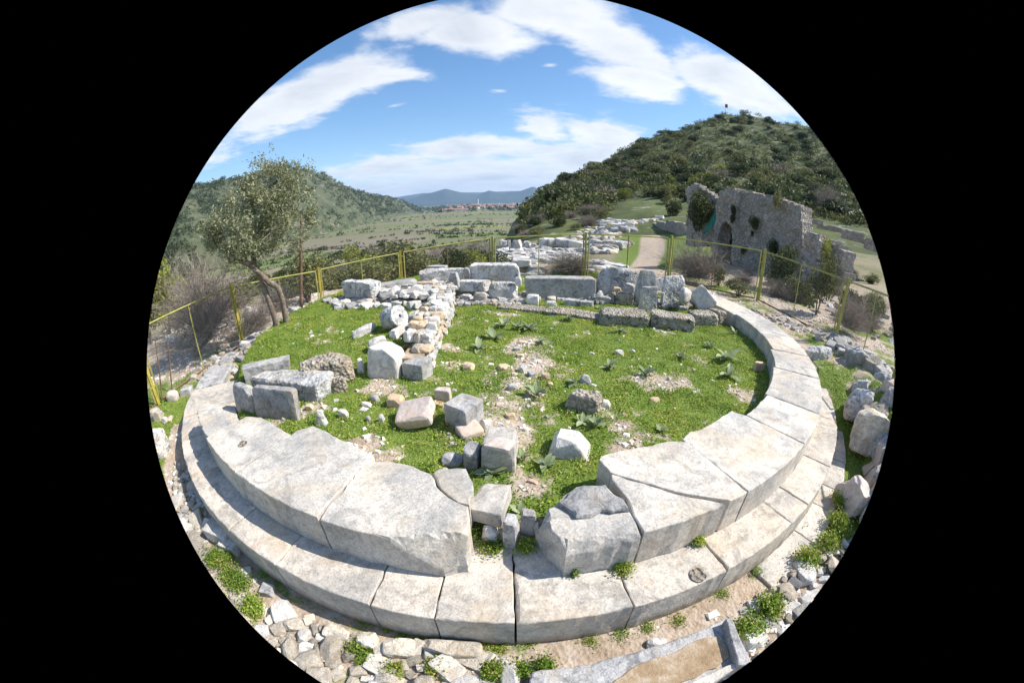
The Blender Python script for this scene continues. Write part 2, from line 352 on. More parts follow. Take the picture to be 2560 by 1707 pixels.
def masonry():
    m, t, b = mat('rubble_masonry', .95); v = ocoord(t, False)
    vo = tn(t, 'ShaderNodeTexVoronoi'); vo.inputs['Scale'].default_value = 6.5; t.links.new(v, vo.inputs['Vector'])
    ve = tn(t, 'ShaderNodeTexVoronoi', feature='DISTANCE_TO_EDGE'); ve.inputs['Scale'].default_value = 6.5; t.links.new(v, ve.inputs['Vector'])
    sp = tn(t, 'ShaderNodeSeparateColor'); t.links.new(vo.outputs['Color'], sp.inputs[0])
    c = ramp(t, sp.outputs[0], [(0, (.30, .27, .235)), (.4, (.41, .37, .325)), (.7, (.50, .46, .40)), (1, (.37, .31, .26))])
    c = mixc(t, ramp(t, ve.outputs['Distance'], [(.0, (1, 1, 1)), (.06, (0, 0, 0))]), c, (.20, .17, .14))
    c = mixc(t, .7, c, ramp(t, noise(t, 14, 7, .75, v), [(.3, (.5, .5, .5)), (.5, (1, 1, 1)), (.7, (1.5, 1.45, 1.4))]), 'MULTIPLY')
    c = mixc(t, mth(t, 'MULTIPLY', ramp(t, noise(t, .9, 8, .7, v), [(.45, (0, 0, 0)), (.65, (1, 1, 1))]), .55), c, (.19, .175, .14))
    t.links.new(c, b.inputs['Base Color']); bump(t, b, mth(t, 'ADD', ve.outputs['Distance'], mth(t, 'MULTIPLY', noise(t, 9, 6, .7, v), .4)), 1.0, .12); return m
M['masonry'] = masonry()
def dirtslab():
    m, t, b = mat('soil_on_slab', .95); v = ocoord(t, False); t.links.new(ramp(t, noise(t, 6, 9, .75, v), [(.3, (.24, .16, .09)), (.5, (.36, .26, .16)), (.7, (.55, .48, .40))]), b.inputs['Base Color'])
    bump(t, b, noise(t, 40, 6, .7, v), .6, .02); return m
M['soil'] = dirtslab()

# ------------------------------------------------------------------ terrain
S_AZ = [-4, -1.6, .3, 2.8, 6.5, 9.5, 12.6, 15.6, 18.7, 22.4, 24.8, 27.9, 31, 34.1, 37.2, 39.6, 50, 70, 95, 115]
S_EL = [-6, -3.9, -2.4, .1, 3.0, 5.2, 7.0, 8.7, 10.5, 11.4, 13.0, 14.5, 14.4, 14.3, 14.3, 14.2, 14.5, 15, 8, -1]
L_AZ = [-110, -80, -60, -46.5, -42.7, -39, -36.5, -34, -31, -27.9, -24.9, -22.5, -20.1, -17, -14.6, -13]
L_EL = [0, 5, 6.5, 6.8, 6.9, 6.9, 7.4, 7.7, 6.9, 5.6, 3.5, 2.4, 1.8, .8, -.5, -1.2]
B_AZ = [-110, -80, -60, -48.1, -40.1, -31.1, -24.7, -19.6, -14.6, -13]
B_R = [500, 400, 400, 415, 516, 700, 820, 1150, 1700, 1900]
M_AZ = [-26, -20, -15.5, -13.3, -10.7, -8.3, -5.9, -4.6, -2.8, -.3, .8, 1.7, 2.6, 4, 8, 14]
M_EL = [1.2, .8, .9, 1.4, 2.0, 1.3, 1.05, 1.55, 1.2, 1.4, 1.8, 2.15, 1.7, 1.2, 1.3, 1.0]
PLAIN = -35.0
def theta_rho(x, y):
    dx, dy = x-C0[0], y-C0[1]; return np.degrees(np.arctan2(dx, -dy)), np.hypot(dx, dy)
def z_near(x, y):
    th, rho = theta_rho(x, y); P = np.stack([x, y], 1)
    lump = fbm(P, 1.1, 3, 5)*.05+fbm(P, 6, 2, 9)*.016
    zin = -.30+lump+.20*ss((-1.55-x)/.35)*ss((y-4.4)/1.6)
    M_ = np.interp(th, [-180, -110, -80, -66, -58, 54, 66, 110, 180], [-.5, -.42, -.42, -.5, -.86, -.86, -.16, -.3, -.5])
    L_ = np.interp(th, [-180, -150, -120, -90, -60, -30, 0, 22, 32, 44, 70, 90, 120, 150, 180], [-.5, -.85, -.7, -.62, -.64, -.62, -.66, -.68, -.62, -.12, -.08, -.1, -.22, -.33, -.5])
    z = zin+(M_-zin)*ss((rho-4.9)/.4)
    sandz = np.where((th > -56) & (th < 19), -.688, np.interp(th, [-75, -57, 19, 23, 55, 66], [-.6, -.72, -.688, -.73, -.73, -.16]))
    z = np.where(rho > 5.6, z+(sandz-z)*ss((rho-5.6)/.2), z)
    rise = np.where((th > 28) & (th < 80), ss((rho-6.45)/.35), ss((rho-6.2)/.55))
    z = np.where(rho > 6.2, sandz*(1-rise)+(L_+lump*1.3)*rise, z)
    return z
def z_far(az, r):
    az = np.asarray(az, float)
    z25 = np.interp(az, [-180, -110, -60, -30, -10, 0, 10, 20, 25, 32, 45, 60, 110, 180], [-.6, -1, -3.2, -3.0, -2.6, -2.3, -2.3, -1.7, -.9, -.5, -.2, .6, .5, -.6])
    # left flank, down into the valley
    zl = np.interp(np.log(r), np.log([25, 40, 60, 100, 180, 350, 9000]), [0, -2.6, -4.6, -9.5, -18, 0, 0])
    prof = np.interp(np.log(r), np.log([25, 40, 60, 100, 180, 330]), [-3.0, -5.0, -7.4, -12.2, -21.0, PLAIN])
    prof = np.where(r < 60, z25+(prof+3.0)*np.clip((r-25)/15, 0, 1), prof)
    prof = np.where(r < 25, z25, prof)
    # right hill
    rR = np.interp(az, [-5, 0, 5, 15, 28, 40, 60], [75, 90, 115, 190, 270, 250, 240])
    zR = H+rR*np.tan(np.radians(np.interp(az, S_AZ, S_EL)))
    t = np.clip((r-25)/(rR-25), 0, 1.0)
    zh = z25+(zR-z25)*(.10*t+.90*t**1.55)
    over = np.clip(r-rR, 0, None); zh = np.where(r > rR, np.maximum(zR-over*.30-np.minimum(over, 8)*.05, PLAIN), zh)
    w = ss((az+4.5)/4.0)*(az < 130)
    z = prof*(1-w)+zh*w
    # left hill
    rb = np.interp(az, B_AZ, B_R); rr = rb+np.interp(az, [-60, -34, -14], [330, 420, 260])
    zr = H+rr*np.tan(np.radians(np.interp(az, L_AZ, L_EL)))
    tl = np.clip((r-rb)/(rr-rb), 0, 1); cliff = .10*ss(tl/.06)
    zl2 = PLAIN+(zr-PLAIN)*np.clip(cliff+.90*tl**.85, 0, 1)
    zl2 = np.where(r > rr, np.maximum(zr-(r-rr)*.35, PLAIN), zl2)
    z = np.where((az < -13) & (az > -120) & (r > rb), np.maximum(zl2, z), z)
    # far range
    mel = np.interp(az, M_AZ, M_EL, left=.8, right=.8); zm = H+6900*np.tan(np.radians(mel))
    bumpm = np.exp(-((r-6900)/900.)**2)
    z = np.where((r > 4500) & (abs(az) < 100), np.maximum(z, PLAIN+(zm-PLAIN)*bumpm), z)
    zm2 = H+9000*math.tan(RAD(1.15))+np.interp(az, [-18, -14, -6, 0, 10], [10, 70, 30, 60, 0])
    z = np.where((r > 8000) & (abs(az) < 100), np.maximum(z, PLAIN+(zm2-PLAIN)*np.exp(-((r-9200)/500.)**2)), z)
    return z
def zg(x, y):
    x = np.atleast_1d(np.asarray(x, float)); y = np.atleast_1d(np.asarray(y, float))
    r = np.hypot(x, y); a = np.degrees(np.arctan2(x, y))
    zn = z_near(x, y); zf = z_far(a, np.maximum(r, 25.0))
    P = np.stack([x, y], 1)
    rough = fbm(P, .22, 3, 3)*.25*ss((r-13)/10)
    far = np.where(r > 30, fbm(P, .035, 4, 31)*np.minimum(r*.02, 5)*ss((r-30)/40)*(r < 4000)*np.where((a < -3) & (r > 330) & (zf < PLAIN+1), .02, 1), 0)
    far = far*ss((zf-PLAIN)/8)
    k = ss((r-np.interp(a, [-60, -20, 20, 60], [12.5, 13.5, 13.5, 11]))/11)
    return zn*(1-k)+(zf+far)*k+rough
def g1(x, y): return float(zg([x], [y])[0])
def atg(p):
    z = -.5
    for _ in range(7): q = at(p, z); z = g1(*q)
    return np.array([q[0], q[1], z])

def hit(p, r0=8., r1=160.):
    """ground distance at which the sight line meets the ground outside the platform"""
    D = rays(p)[0]; s = D[2]/math.hypot(D[0], D[1]); r = np.exp(np.linspace(math.log(r0), math.log(r1), 500)); u = D[:2]/math.hypot(D[0], D[1])
    k = np.nonzero(H+r*s < zg(u[0]*r, u[1]*r))[0]
    return float(r[k[0]]) if len(k) else None
BARE = [(fE(1400, 400), .5), (fE(1300, 520), .42), (fE(1380, 600), .45), (fE(1200, 680), .3), (fE(1130, 880), .35), (fE(1160, 1000), .3), (fE(1300, 330), .3), (fE(330, 700), .42), (fE(150, 660), .3),
        (fE(150, 1150), .3), (fE(680, 380), .3), (fE(620, 500), .25), (fE(650, 640), .25), (fE(1380, 1030), .28), (fE(1450, 1430), .3), (fE(1300, 1500), .25), (fD(560, 1240), .4), (fD(380, 1330), .3),
        (fD(720, 950), .4), (fD(430, 1200), .3), (fA(1750, 1130), .25), (fD(1230, 1000), .25), (fB(1480, 100), .25), (fE(1000, 600), .2), (fA(1300, 900), .2), (fA(560, 780), .25)]
BAREW = [(*at(p, -.3), s) for p, s in BARE]
def turf(x, y):
    x = np.asarray(x, float); y = np.asarray(y, float)
    th, rho = theta_rho(x, y); P = np.stack([x, y], 1); r = np.hypot(x, y)
    g = .82+fbm(P, 1.7, 3, 11)*.35+fbm(P, 4.2, 3, 14)*.45+fbm(P, 14, 2, 12)*.2
    for bx, by, s in BAREW: g = g-.31*np.exp(-((x-bx)**2+(y-by)**2)/(s*s))
    out = rho > 4.95
    lv = np.interp(th, [-180, -125, -110, -100, -78, -70, -62, -58, -45, 30, 34, 58, 64, 80, 95, 130, 180], [.5, .35, .1, .1, .25, .6, .9, .95, .5, .22, .75, .95, .6, .45, .35, .35, .5])
    go = lv+fbm(P, 1.3, 3, 21)*.45+fbm(P, 6, 2, 22)*.3
    mid = (rho > 5.5) & (rho < 6.3)
    g = np.where(out, go, g)
    g = np.where(mid & (th > -57) & (th < 33), np.where(rho < 5.97, .38+fbm(P, 5, 2, 23)*.4, .08), g)
    g = np.where(mid & (th <= -57) & (th > -80), np.maximum(g, .5), g)
    g = np.where(mid & (th >= 33) & (th < 52), np.where(rho > 6.1, g, 0), g)
    a = np.degrees(np.arctan2(x, y))
    path = np.exp(-((a-np.interp(r, [20, 30, 45, 70], [17, 19, 19, 18.4]))/np.interp(r, [20, 70], [2.0, 1.0]))**2)*(r > 18)
    field = ss((a-12)/4)*ss((30-a)/4)*(r > 17)*(r < 80)
    return np.where(r > 14, np.clip(.35+field*.55-path*1.2, 0, 1), g)

# polar sheet round the tripod, fine near the platform and reaching past the mountains
azs = np.concatenate([np.arange(-180, -66, 4.0), np.arange(-64, 64.1, .36), np.arange(67, 180, 4.0)])
rs = np.concatenate([np.exp(np.arange(math.log(.3), math.log(20), .0095)), np.exp(np.arange(math.log(20), math.log(1500), .02)), np.exp(np.arange(math.log(1500), math.log(11000), .016))])
A_, R_ = np.meshgrid(np.radians(azs), rs, indexing='ij')
TX, TY = (R_*np.sin(A_)).ravel(), (R_*np.cos(A_)).ravel(); TZ = zg(TX, TY)
na, nr = len(azs), len(rs)
ii, jj = np.meshgrid(np.arange(na), np.arange(nr-1), indexing='ij')
TF = np.stack([ii*nr+jj, ((ii+1) % na)*nr+jj, ((ii+1) % na)*nr+jj+1, ii*nr+jj+1], -1).reshape(-1, 4)[:, ::-1]
fr = R_.ravel()[TF[:, 0]]; fa = np.degrees(A_.ravel()[TF[:, 0]]); fz = TZ[TF].mean(1)
rbq = np.interp(fa, B_AZ, B_R)
reg = np.full(len(TF), 3)                                             # plain
reg[(fr < 4200) & (fa > -4.2) & (fa < 130) & (fz > PLAIN+.6)] = 1
reg[(fa < -13) & (fa > -120) & (fr > rbq*.99) & (fr < 4500) & (fz > PLAIN+.6)] = 2
reg[(fr > 4500) & (fz > PLAIN+2)] = 4
reg[fr < 40] = 0; reg[(fr < 330) & (reg == 3)] = 0
def submesh(k, name, m):
    F = TF[reg == k]; u, inv = np.unique(F, return_inverse=True); inv = inv.reshape(F.shape)
    o = mk(name, np.stack([TX[u], TY[u], TZ[u]], 1), inv, m, smooth=True); tag(o, kind='structure'); return o, u
o, u = submesh(0, 'ground', M['ground'])
x, y = TX[u], TY[u]; r = np.hypot(x, y); th, rho = theta_rho(x, y); a = np.degrees(np.arctan2(x, y))
for nm, val in (('turf', turf(x, y)), ('sand', np.clip(ss((6.5-rho)/.3)*(rho > 5.5)+np.exp(-((a+47)/5)**2)*np.exp(-((r-11)/1.6)**2)*1.3+np.exp(-((a-np.interp(r, [20, 30, 45, 70], [17, 19, 19, 18.4]))/np.interp(r, [20, 70], [2.2, 1.1]))**2)*(r > 18)*.85, 0, 1)),
                ('farness', np.clip(ss((r-14)/14)*(1-ss((a-12)/4)*ss((31-a)/4)*(r < 85)), 0, 1)*.9)):
    at_ = o.data.attributes.new(nm, 'FLOAT', 'POINT'); at_.data.foreach_set('value', val.astype(np.float32))
submesh(1, 'hill', M['hill_near']); submesh(2, 'wooded_hill', M['hill_left']); submesh(3, 'valley_plain', M['plain']); submesh(4, 'mountains', M['mountain'])
# ------------------------------------------------------------------ round stepped platform: one thing, every slab a part
def arc(t0, t1, R, step=1.2):
    n = max(2, int(abs(t1-t0)/step)+1); t = np.radians(np.linspace(t0, t1, n)); return [(C0[0]+R*math.sin(a), C0[1]-R*math.cos(a)) for a in t]
def jag(P, amp=.006, step=.07, seed=0):
    """subdivide a closed outline and wear its edge"""
    r_ = np.random.default_rng(seed); out = []
    for i in range(len(P)):
        a = np.array(P[i]); b = np.array(P[(i+1) % len(P)]); L = np.linalg.norm(b-a); n = max(1, int(L/step))
        for k in range(n):
            q = a+(b-a)*k/n; out.append(q+(r_.normal(size=2)*amp if k else r_.normal(size=2)*amp*.4))
    return out
from mathutils.geometry import delaunay_2d_cdt
from mathutils import Vector
def slab(name, P, z, th, m, parent=None, bev=.012, amp=.005, seed=0, zfun=None, relief=.004, cell=.075):
    """worn slab: relief on its top, chipped arris, rough sides"""
    P = [tuple(p) for p in P]
    ar = sum(P[i][0]*P[(i+1) % len(P)][1]-P[(i+1) % len(P)][0]*P[i][1] for i in range(len(P)))
    if ar < 0: P = P[::-1]
    P = np.array(jag(P, amp, .06, seed)); n = len(P); T = np.roll(P, -1, 0)-np.roll(P, 1, 0); T /= np.linalg.norm(T, axis=1, keepdims=True)+1e-9; nn = np.stack([-T[:, 1], T[:, 0]], 1)
    chip = np.clip(fbm(P, 4.5, 3, seed+3)-.18, 0, 1)*2.2
    b = bev*(.5+.8*np.abs(fbm(P, 9, 2, seed+4))+chip*1.8); rgh = min(.02, amp*1.6)
    zt = lambda Q: z+(zfun(Q) if zfun else 0)+relief*fbm(Q, 2.2, 3, seed+9)+relief*.6*fbm(Q, 9, 2, seed+10)
    rows = [(nn*b[:, None], 0*b), (nn*(b*.35)[:, None], -b*.35), (nn*0, -b)]; top0 = zt(P); V = [np.c_[P+o, np.maximum(zt(P+o)+d, z-th+.006)] for o, d in rows]
    for f_ in (.33, .66, 1.): V.append(np.c_[P+nn*(fbm(np.c_[P, np.full(n, f_)], 6, 2, seed+int(f_*9))*rgh)[:, None], np.maximum(top0-b, z-th+.006)*(1-f_)+(z-th)*f_])
    base = np.concatenate(V); F = [(k*n+i, (k+1)*n+i, (k+1)*n+(i+1) % n, k*n+(i+1) % n) for k in range(5) for i in range(n)]+[tuple(range(5*n, 6*n))[::-1]]
    ring = V[0][:, :2]; x0, y0 = ring.min(0); x1, y1 = ring.max(0); gx, gy = np.meshgrid(np.arange(x0+cell/2, x1, cell), np.arange(y0+cell/2, y1, cell)); r_ = np.random.default_rng(seed)
    G = np.c_[gx.ravel(), gy.ravel()]+r_.uniform(-.3, .3, (gx.size, 2))*cell; G = G[inpoly(G[:, 0], G[:, 1], [tuple(q) for q in ring])]
    if len(G): G = G[np.min(np.hypot(G[:, None, 0]-ring[None, :, 0], G[:, None, 1]-ring[None, :, 1]), 1) > cell*.35]
    A = np.concatenate([ring, G]) if len(G) else ring
    ov, oe, of, _, _, _ = delaunay_2d_cdt([Vector(q) for q in A], [(i, (i+1) % n) for i in range(n)], [], 1, 1e-6)
    ov = np.array([tuple(v) for v in ov]); off = len(base); tz = zt(ov); D2 = np.hypot(ov[:, None, 0]-ring[None, :, 0], ov[:, None, 1]-ring[None, :, 1]); kk = D2.argmin(1); hitb = D2.min(1) < 1e-5; remap = np.where(hitb, kk, off+np.arange(len(ov)))
    V2 = np.concatenate([base, np.c_[ov, tz]]); F += [tuple(int(remap[i]) for i in f) for f in of]
    return mk(name, V2, F, m, parent)
def inpoly(x, y, P):
    x = np.asarray(x, float); y = np.asarray(y, float); c = np.zeros(x.shape, bool); n = len(P); j = n-1
    for i in range(n):
        xi, yi = P[i]; xj, yj = P[j]
        if yi != yj: c ^= ((yi > y) != (yj > y)) & (x < (xj-xi)*(y-yi)/(yj-yi)+xi)
        j = i
    return c
def cyl(p, R=R1):
    """where the sight line meets the drum face of radius R, near side"""
    D = rays(p)[0]; a = D[0]**2+D[1]**2; b = -2*(D[0]*C0[0]+D[1]*C0[1]); c = C0@C0-R*R; t = (-b-math.sqrt(max(0, b*b-4*a*c)))/(2*a); return np.array([D[0]*t, D[1]*t, H+D[2]*t])
def plane(a, b, c):
    a, b, c = (np.array(q, float) for q in (a, b, c)); n = np.cross(b-a, c-a); return lambda Q: a[2]-((Q[:, 0]-a[0])*n[0]+(Q[:, 1]-a[1])*n[1])/n[2]
plat = empty('round_platform', (0, 0, 0), label='round stepped marble platform of large grey slabs around a grassy floor', cat='platform')
def W0(f, pts, z=0.0): return [tuple(at(f(*p), z)) for p in pts]
def TH(f, p, z=0.0): q = at(f(*p), z); return float(theta_rho(*q)[0])
G_ = .004
top = []
top.append(W0(fA, [(455, 900), (495, 845), (545, 830), (640, 855), (735, 985), (548, 1095), (500, 1035), (470, 965)]))
tB, tC, tD = TH(fA, (545, 1095)), TH(fA, (738, 1392)), TH(fB, (1040, 520))
top.append(arc(tB+.2, tC-.1, R1)+W0(fA, [(1195, 1075), (1050, 985), (960, 940), (845, 935), (745, 990)]))
top.append(arc(tC+.1, tD-.12, R1)+W0(fB, [(1100, 425), (1200, 325), (1300, 190), (1400, 130), (1388, 105), (1300, 60), (1130, -10)])+W0(fA, [(1500, 1060), (1370, 1005), (1245, 1040), (1205, 1075)]))
t1 = TH(fB, (1480, 640))
tT = TH(fB, (1868, 862), -.346)
top.append(arc(tD+.12, tT, R1)+[tuple(at(fB(1960, 845), -.33)), tuple(at(fB(1998, 780), -.2))]+W0(fB, [(2004, 600), (2008, 425), (1940, 408), (1880, 374), (1828, 325), (1762, 220), (1700, 190), (1600, 158), (1500, 145), (1355, 133), (1306, 195), (1207, 330), (1106, 430)]))
pD = plane((*at(fB(1480, 640), 0), 0), (*at(fB(2004, 600), 0), -.02), tuple(cyl(fB(1872, 835)))); zD = lambda Q: np.minimum(0, pD(Q)+(.016*fbm(Q, 8, 3, 5)-.012)*(pD(Q) < -.005))
top.append(W0(fB, [(1769, 210), (1810, 175), (1990, 180), (2035, 270), (2040, 340), (2014, 418), (1945, 402), (1888, 370), (1834, 320)]))
tF = TH(fC, (930, 510))
top.append(W0(fC, [(480, 743), (400, 665), (325, 585), (312, 520)], -.34)+W0(fC, [(350, 420), (395, 372), (440, 345), (550, 250), (590, 242), (720, 240), (815, 325), (850, 372), (895, 450)])+arc(tF-.1, TH(fC, (482, 745), -.346), R1))
pF = plane((*at(fC(925, 500), 0), .01), (*at(fC(420, 552), 0), -.0), tuple(cyl(fC(447, 645)))); pF2 = plane((*at(fC(388, 385), 0), 0), (*at(fC(405, 550), 0), 0), (*at(fC(318, 520), -.2), -.22)); zF = lambda Q: np.minimum(0, np.minimum(pF(Q)+.02*fbm(Q, 9, 3, 6), pF2(Q)+.02*fbm(Q, 7, 3, 7)))
top.append(arc(tF+.1, TH(fC, (1390, 330))-.1, R1)+W0(fC, [(1200, 304), (1060, 273), (880, 223), (748, 184), (750, 215), (838, 320), (862, 385), (905, 455)]))
tH = TH(fC, (1515, 275))
top.append(W0(fC, [(1395, 322), (1200, 297), (1060, 266), (880, 217), (742, 176), (678, 105), (690, 85), (730, 68), (1060, -2), (1175, -3)])+arc(tH-.1, TH(fC, (1410, 322)), R1))
jo = [(TH(fD, (810, 1290)), 0), ]
def ringslab(ta, tb, ri, ri2=None, R=R1): return arc(ta, tb, R)+arc(tb, ta, ri2 or ri)[0:]
top.append(arc(tH+.1, 34.2, R1)+W0(fD, [(1230, 1128), (1130, 1100), (970, 1200), (930, 1225), (860, 1240), (812, 1290)]))
top.append(arc(34.5, 43.2, R1)+[tuple(at(fD(*p), 0)) for p in [(1365, 990), (1300, 1060), (1228, 1122)]])
for ta, tb, ri, rb_ in [(43.4, 56.2, 4.80, 4.70), (56.4, 66.3, 4.76, 4.80), (66.5, 76.3, 4.88, 4.78), (76.5, 91, 4.86, 4.80), (91.2, 106, 4.76, 4.74), (106.2, 114, 4.80, 4.80)]:
    top.append(arc(ta, tb, R1)+arc(tb, ta, (ri+rb_)/2))
for i, P in enumerate(top):
    slab('upper_slab', P, Z1+(-.004, .0, .006, -.003, -.006, -.012, .0, .004, .003, -.003)[i % 10], .345, M['marble'], plat, bev=.012, seed=i, amp=.007 if i in (0, 3, 4, 5) else .004, zfun={3: zD, 5: zF}.get(i), cell=.035 if i in (3, 5) else .075)
# the broken flake lying on top of the damaged slab
t2 = [-60, -50.5, -43, -33.6, -23.1, -16.25, -7.55, -3.05, 2.05, 9.8, 17.8, 26.7, 30.45, 38.7, 51.3, 63]
for i in range(len(t2)-1):
    g = .10 if i > 2 else .06
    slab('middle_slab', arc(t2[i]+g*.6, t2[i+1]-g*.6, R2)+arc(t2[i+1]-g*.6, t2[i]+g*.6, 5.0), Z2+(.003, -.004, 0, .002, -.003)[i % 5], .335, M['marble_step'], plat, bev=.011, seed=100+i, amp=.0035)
for ta, tb, ri, dz in [(-70, -60.2, 5.3, .01), (-78, -72.3, 5.5, -.05), (-90, -85, 5.55, -.04)]:
    slab('middle_slab', arc(ta, tb, R2-.03)+arc(tb, ta, ri), Z2+dz, .3, M['marble_grey'], plat, bev=.03, seed=int(200-ta), amp=.02)
t3 = [-75, -62, -50.5, -42.5]+[-32, -20]+[22.7, 30.35, 36.15, 40.5, 47.3, 56]
for i in range(len(t3)-1):
    if t3[i] == -20: continue
    slab('lower_slab', arc(t3[i]+.07, t3[i+1]-.07, R3)+arc(t3[i+1]-.07, t3[i]+.07, 5.7), Z3+(0 if abs(t3[i]) > 18 else -.02), .3, M['marble'], plat, bev=.012, seed=300+i, amp=.003)
# round dowel sockets worn into the slabs
def socket(f, p, z, r, nm):
    q = at(f(*p), z); mb = MB()
    a = np.linspace(0, 2*math.pi, 25)[:-1]; V = []; prof = [(r*1.25, .0025), (r*1.08, .007), (r*.9, .003), (r*.5, .0025), (r*.25, .006)]
    for rr, h in prof: V += [(q[0]+rr*math.cos(t), q[1]+rr*math.sin(t), z+h) for t in a]
    F = [(i*24+j, i*24+(j+1) % 24, (i+1)*24+(j+1) % 24, (i+1)*24+j) for i in range(4) for j in range(24)]+[tuple(range(96, 120))]
    mb.add(V, F); mb.build(nm, [M['conglomerate']], plat, True)
socket(fC, (1240, 742), Z2+.002, .055, 'dowel_socket'); socket(fA, (820, 1152), Z1+.002, .045, 'dowel_socket')

# ------------------------------------------------------------------ stones
_cg = {}
def cubegrid(n):
    if n in _cg: return _cg[n]
    V = []; F = []; t = np.linspace(-1, 1, n+1)
    for ax in range(3):
        for s in (-1, 1):
            b = len(V)
            for i in t:
                for j in t:
                    p = [0, 0, 0]; p[ax] = s; p[(ax+1) % 3] = i; p[(ax+2) % 3] = j; V.append(p)
            for i in range(n):
                for j in range(n):
                    q = [b+i*(n+1)+j, b+(i+1)*(n+1)+j, b+(i+1)*(n+1)+j+1, b+i*(n+1)+j+1]
                    F.append(q if s > 0 else q[::-1])
    V = np.round(np.array(V), 6); u, inv = np.unique(V, axis=0, return_inverse=True); inv = np.ravel(inv)
    _cg[n] = (u, inv[np.array(F)]); return _cg[n]
def rock(w, d, h, seed=0, sq=7., cuts=5, cd=(.78, .96), rough=.03, n=8, taper=(1, 1), skew=0, jitter=.1):
    """chipped block: superellipsoid cut by random planes, then roughened"""
    r_ = np.random.default_rng(seed); V, F = cubegrid(n); P = V.copy()
    P /= (np.abs(P)**sq).sum(1, keepdims=True)**(1/sq)
    if jitter:
        J = r_.uniform(-jitter, jitter, (2, 2, 2, 3)); a = (P+1)/2
        for ix in (0, 1):
            for iy in (0, 1):
                for iz in (0, 1):
                    wt = (a[:, 0] if ix else 1-a[:, 0])*(a[:, 1] if iy else 1-a[:, 1])*(a[:, 2] if iz else 1-a[:, 2]); P = P+wt[:, None]*J[ix, iy, iz]
    for _ in range(cuts):
        nn = r_.normal(size=3); nn[2] = abs(nn[2])*.8; nn /= np.linalg.norm(nn)
        dd = np.max(P@nn)*r_.uniform(*cd); ex = np.clip(P@nn-dd, 0, None); P = P-ex[:, None]*nn
    k = (P[:, 2]+1)/2; P[:, 0] *= 1+(taper[0]-1)*k; P[:, 1] *= 1+(taper[1]-1)*k; P[:, 0] += skew*k
    s = np.array([w/2, d/2, h/2]); m = min(w, d, h); Q = P*s; nrm = P/np.linalg.norm(P, axis=1, keepdims=True)
    Q = Q+nrm*(rough*m*fbm(Q/max(m, .05)+r_.uniform(0, 50, 3), 2.2, 3, seed % 97))[:, None]
    Q[:, 2] += h/2; return Q, F
KIND = dict(w='marble_white', g='marble_grey', m='marble', l='lichen', c='conglomerate', t='tan', p='pink', r='rubble')
STY = dict(w=dict(sq=14, cuts=9, cd=(.72, .95), rough=.05), g=dict(sq=16, cuts=5, cd=(.82, .97), rough=.04), m=dict(sq=16, cuts=3, cd=(.88, .98), rough=.03), l=dict(sq=14, cuts=5, cd=(.82, .97), rough=.09),
           c=dict(sq=7, cuts=4, cd=(.82, .95), rough=.12), t=dict(sq=14, cuts=8, cd=(.74, .95), rough=.05), p=dict(sq=9, cuts=2, cd=(.85, .97), rough=.03), r=dict(sq=10, cuts=11, cd=(.66, .93), rough=.06))
sid = [1000]; PLACED = []
def stone(label, f, L, R, top, depth, kind='w', name='stone', cat='stone', zb=None, yaw=0, pitch=0, roll=0, bury=.03, group=None, hmax=None, h=None, **kw):
    sid[0] += 1; a, b = f(*L), f(*R)
    if zb is None: A = atg(a); B = atg(b); z0 = min(A[2], B[2])
    else: A = at(a, zb); B = at(b, zb); z0 = zb
    A = A[:2]; B = B[:2]; mid = (A+B)/2; w = float(np.linalg.norm(B-A)); mp = f((L[0]+R[0])/2, top)
    hh = h or max(.03, z_at(mid, mp)-z0)
    if hmax: hh = min(hh, hmax)
    st = dict(STY[kind]); st.update(kw); n = 7 if w < .18 else (12 if w < .45 else 18)
    ang = math.atan2(B[1]-A[1], B[0]-A[0]); c = mid+np.array([-math.sin(ang), math.cos(ang)])*depth/2
    V, F = rock(w, depth, hh+bury, sid[0], n=n, **st)
    o = mk(name, V, F, M[KIND[kind]]); o.location = (c[0], c[1], z0-bury); o.rotation_euler = (RAD(pitch), RAD(roll), ang+RAD(yaw))
    tag(o, label, cat, group); PLACED.append((c[0], c[1], max(w, depth)*.5)); return o
St = stone
# loose stones on the grassy floor
dr = empty('column_drum', (0, 0, 0), label='round pale column drum with a small hole, lying tilted by the rubble heap', cat='column drum')
def drum():
    q = atg(fE(262, 262)); ctr = np.array([q[0]-.02, q[1]+.20, g1(q[0], q[1]+.2)+.20]); ax = np.array([.80, -.45, .30]); ax /= np.linalg.norm(ax)
    u = np.cross(ax, [0, 0, 1]); u /= np.linalg.norm(u); v = np.cross(u, ax); R = .20; Lh = .17; V = []; k = 36
    prof = [(-Lh, 0), (-Lh, R*.5), (-Lh, R*.93), (-Lh*.9, R), (-Lh*.3, R*1.01), (Lh*.3, R), (Lh*.9, R*.985), (Lh, R*.92), (Lh, R*.5), (Lh, .035), (Lh-.04, .03), (Lh-.04, 0)]
    for s, r in prof:
        for j in range(k): t = j*2*math.pi/k; V.append(ctr+ax*s+(u*math.cos(t)+v*math.sin(t))*r)
    V = np.array(V); V += (fbm(V, 7, 3, 3)*.016)[:, None]*(V-ctr)/.22
    F = [(i*k+j, i*k+(j+1) % k, (i+1)*k+(j+1) % k, (i+1)*k+j) for i in range(len(prof)-1) for j in range(k)]
    mk('drum_body', V, F, M['lichen'], dr)
drum()
St('small pale block between the column drum and the wall', fE, (378, 185), (455, 190), 108, .2, 'w')
St('two-step pale block below the column drum', fE, (318, 325), (450, 268), 222, .22, 'w', sq=10)
St('dark lichened stone lying slanted left of the column drum', fE, (-20, 330), (150, 240), 222, .16, 'g', sq=3)
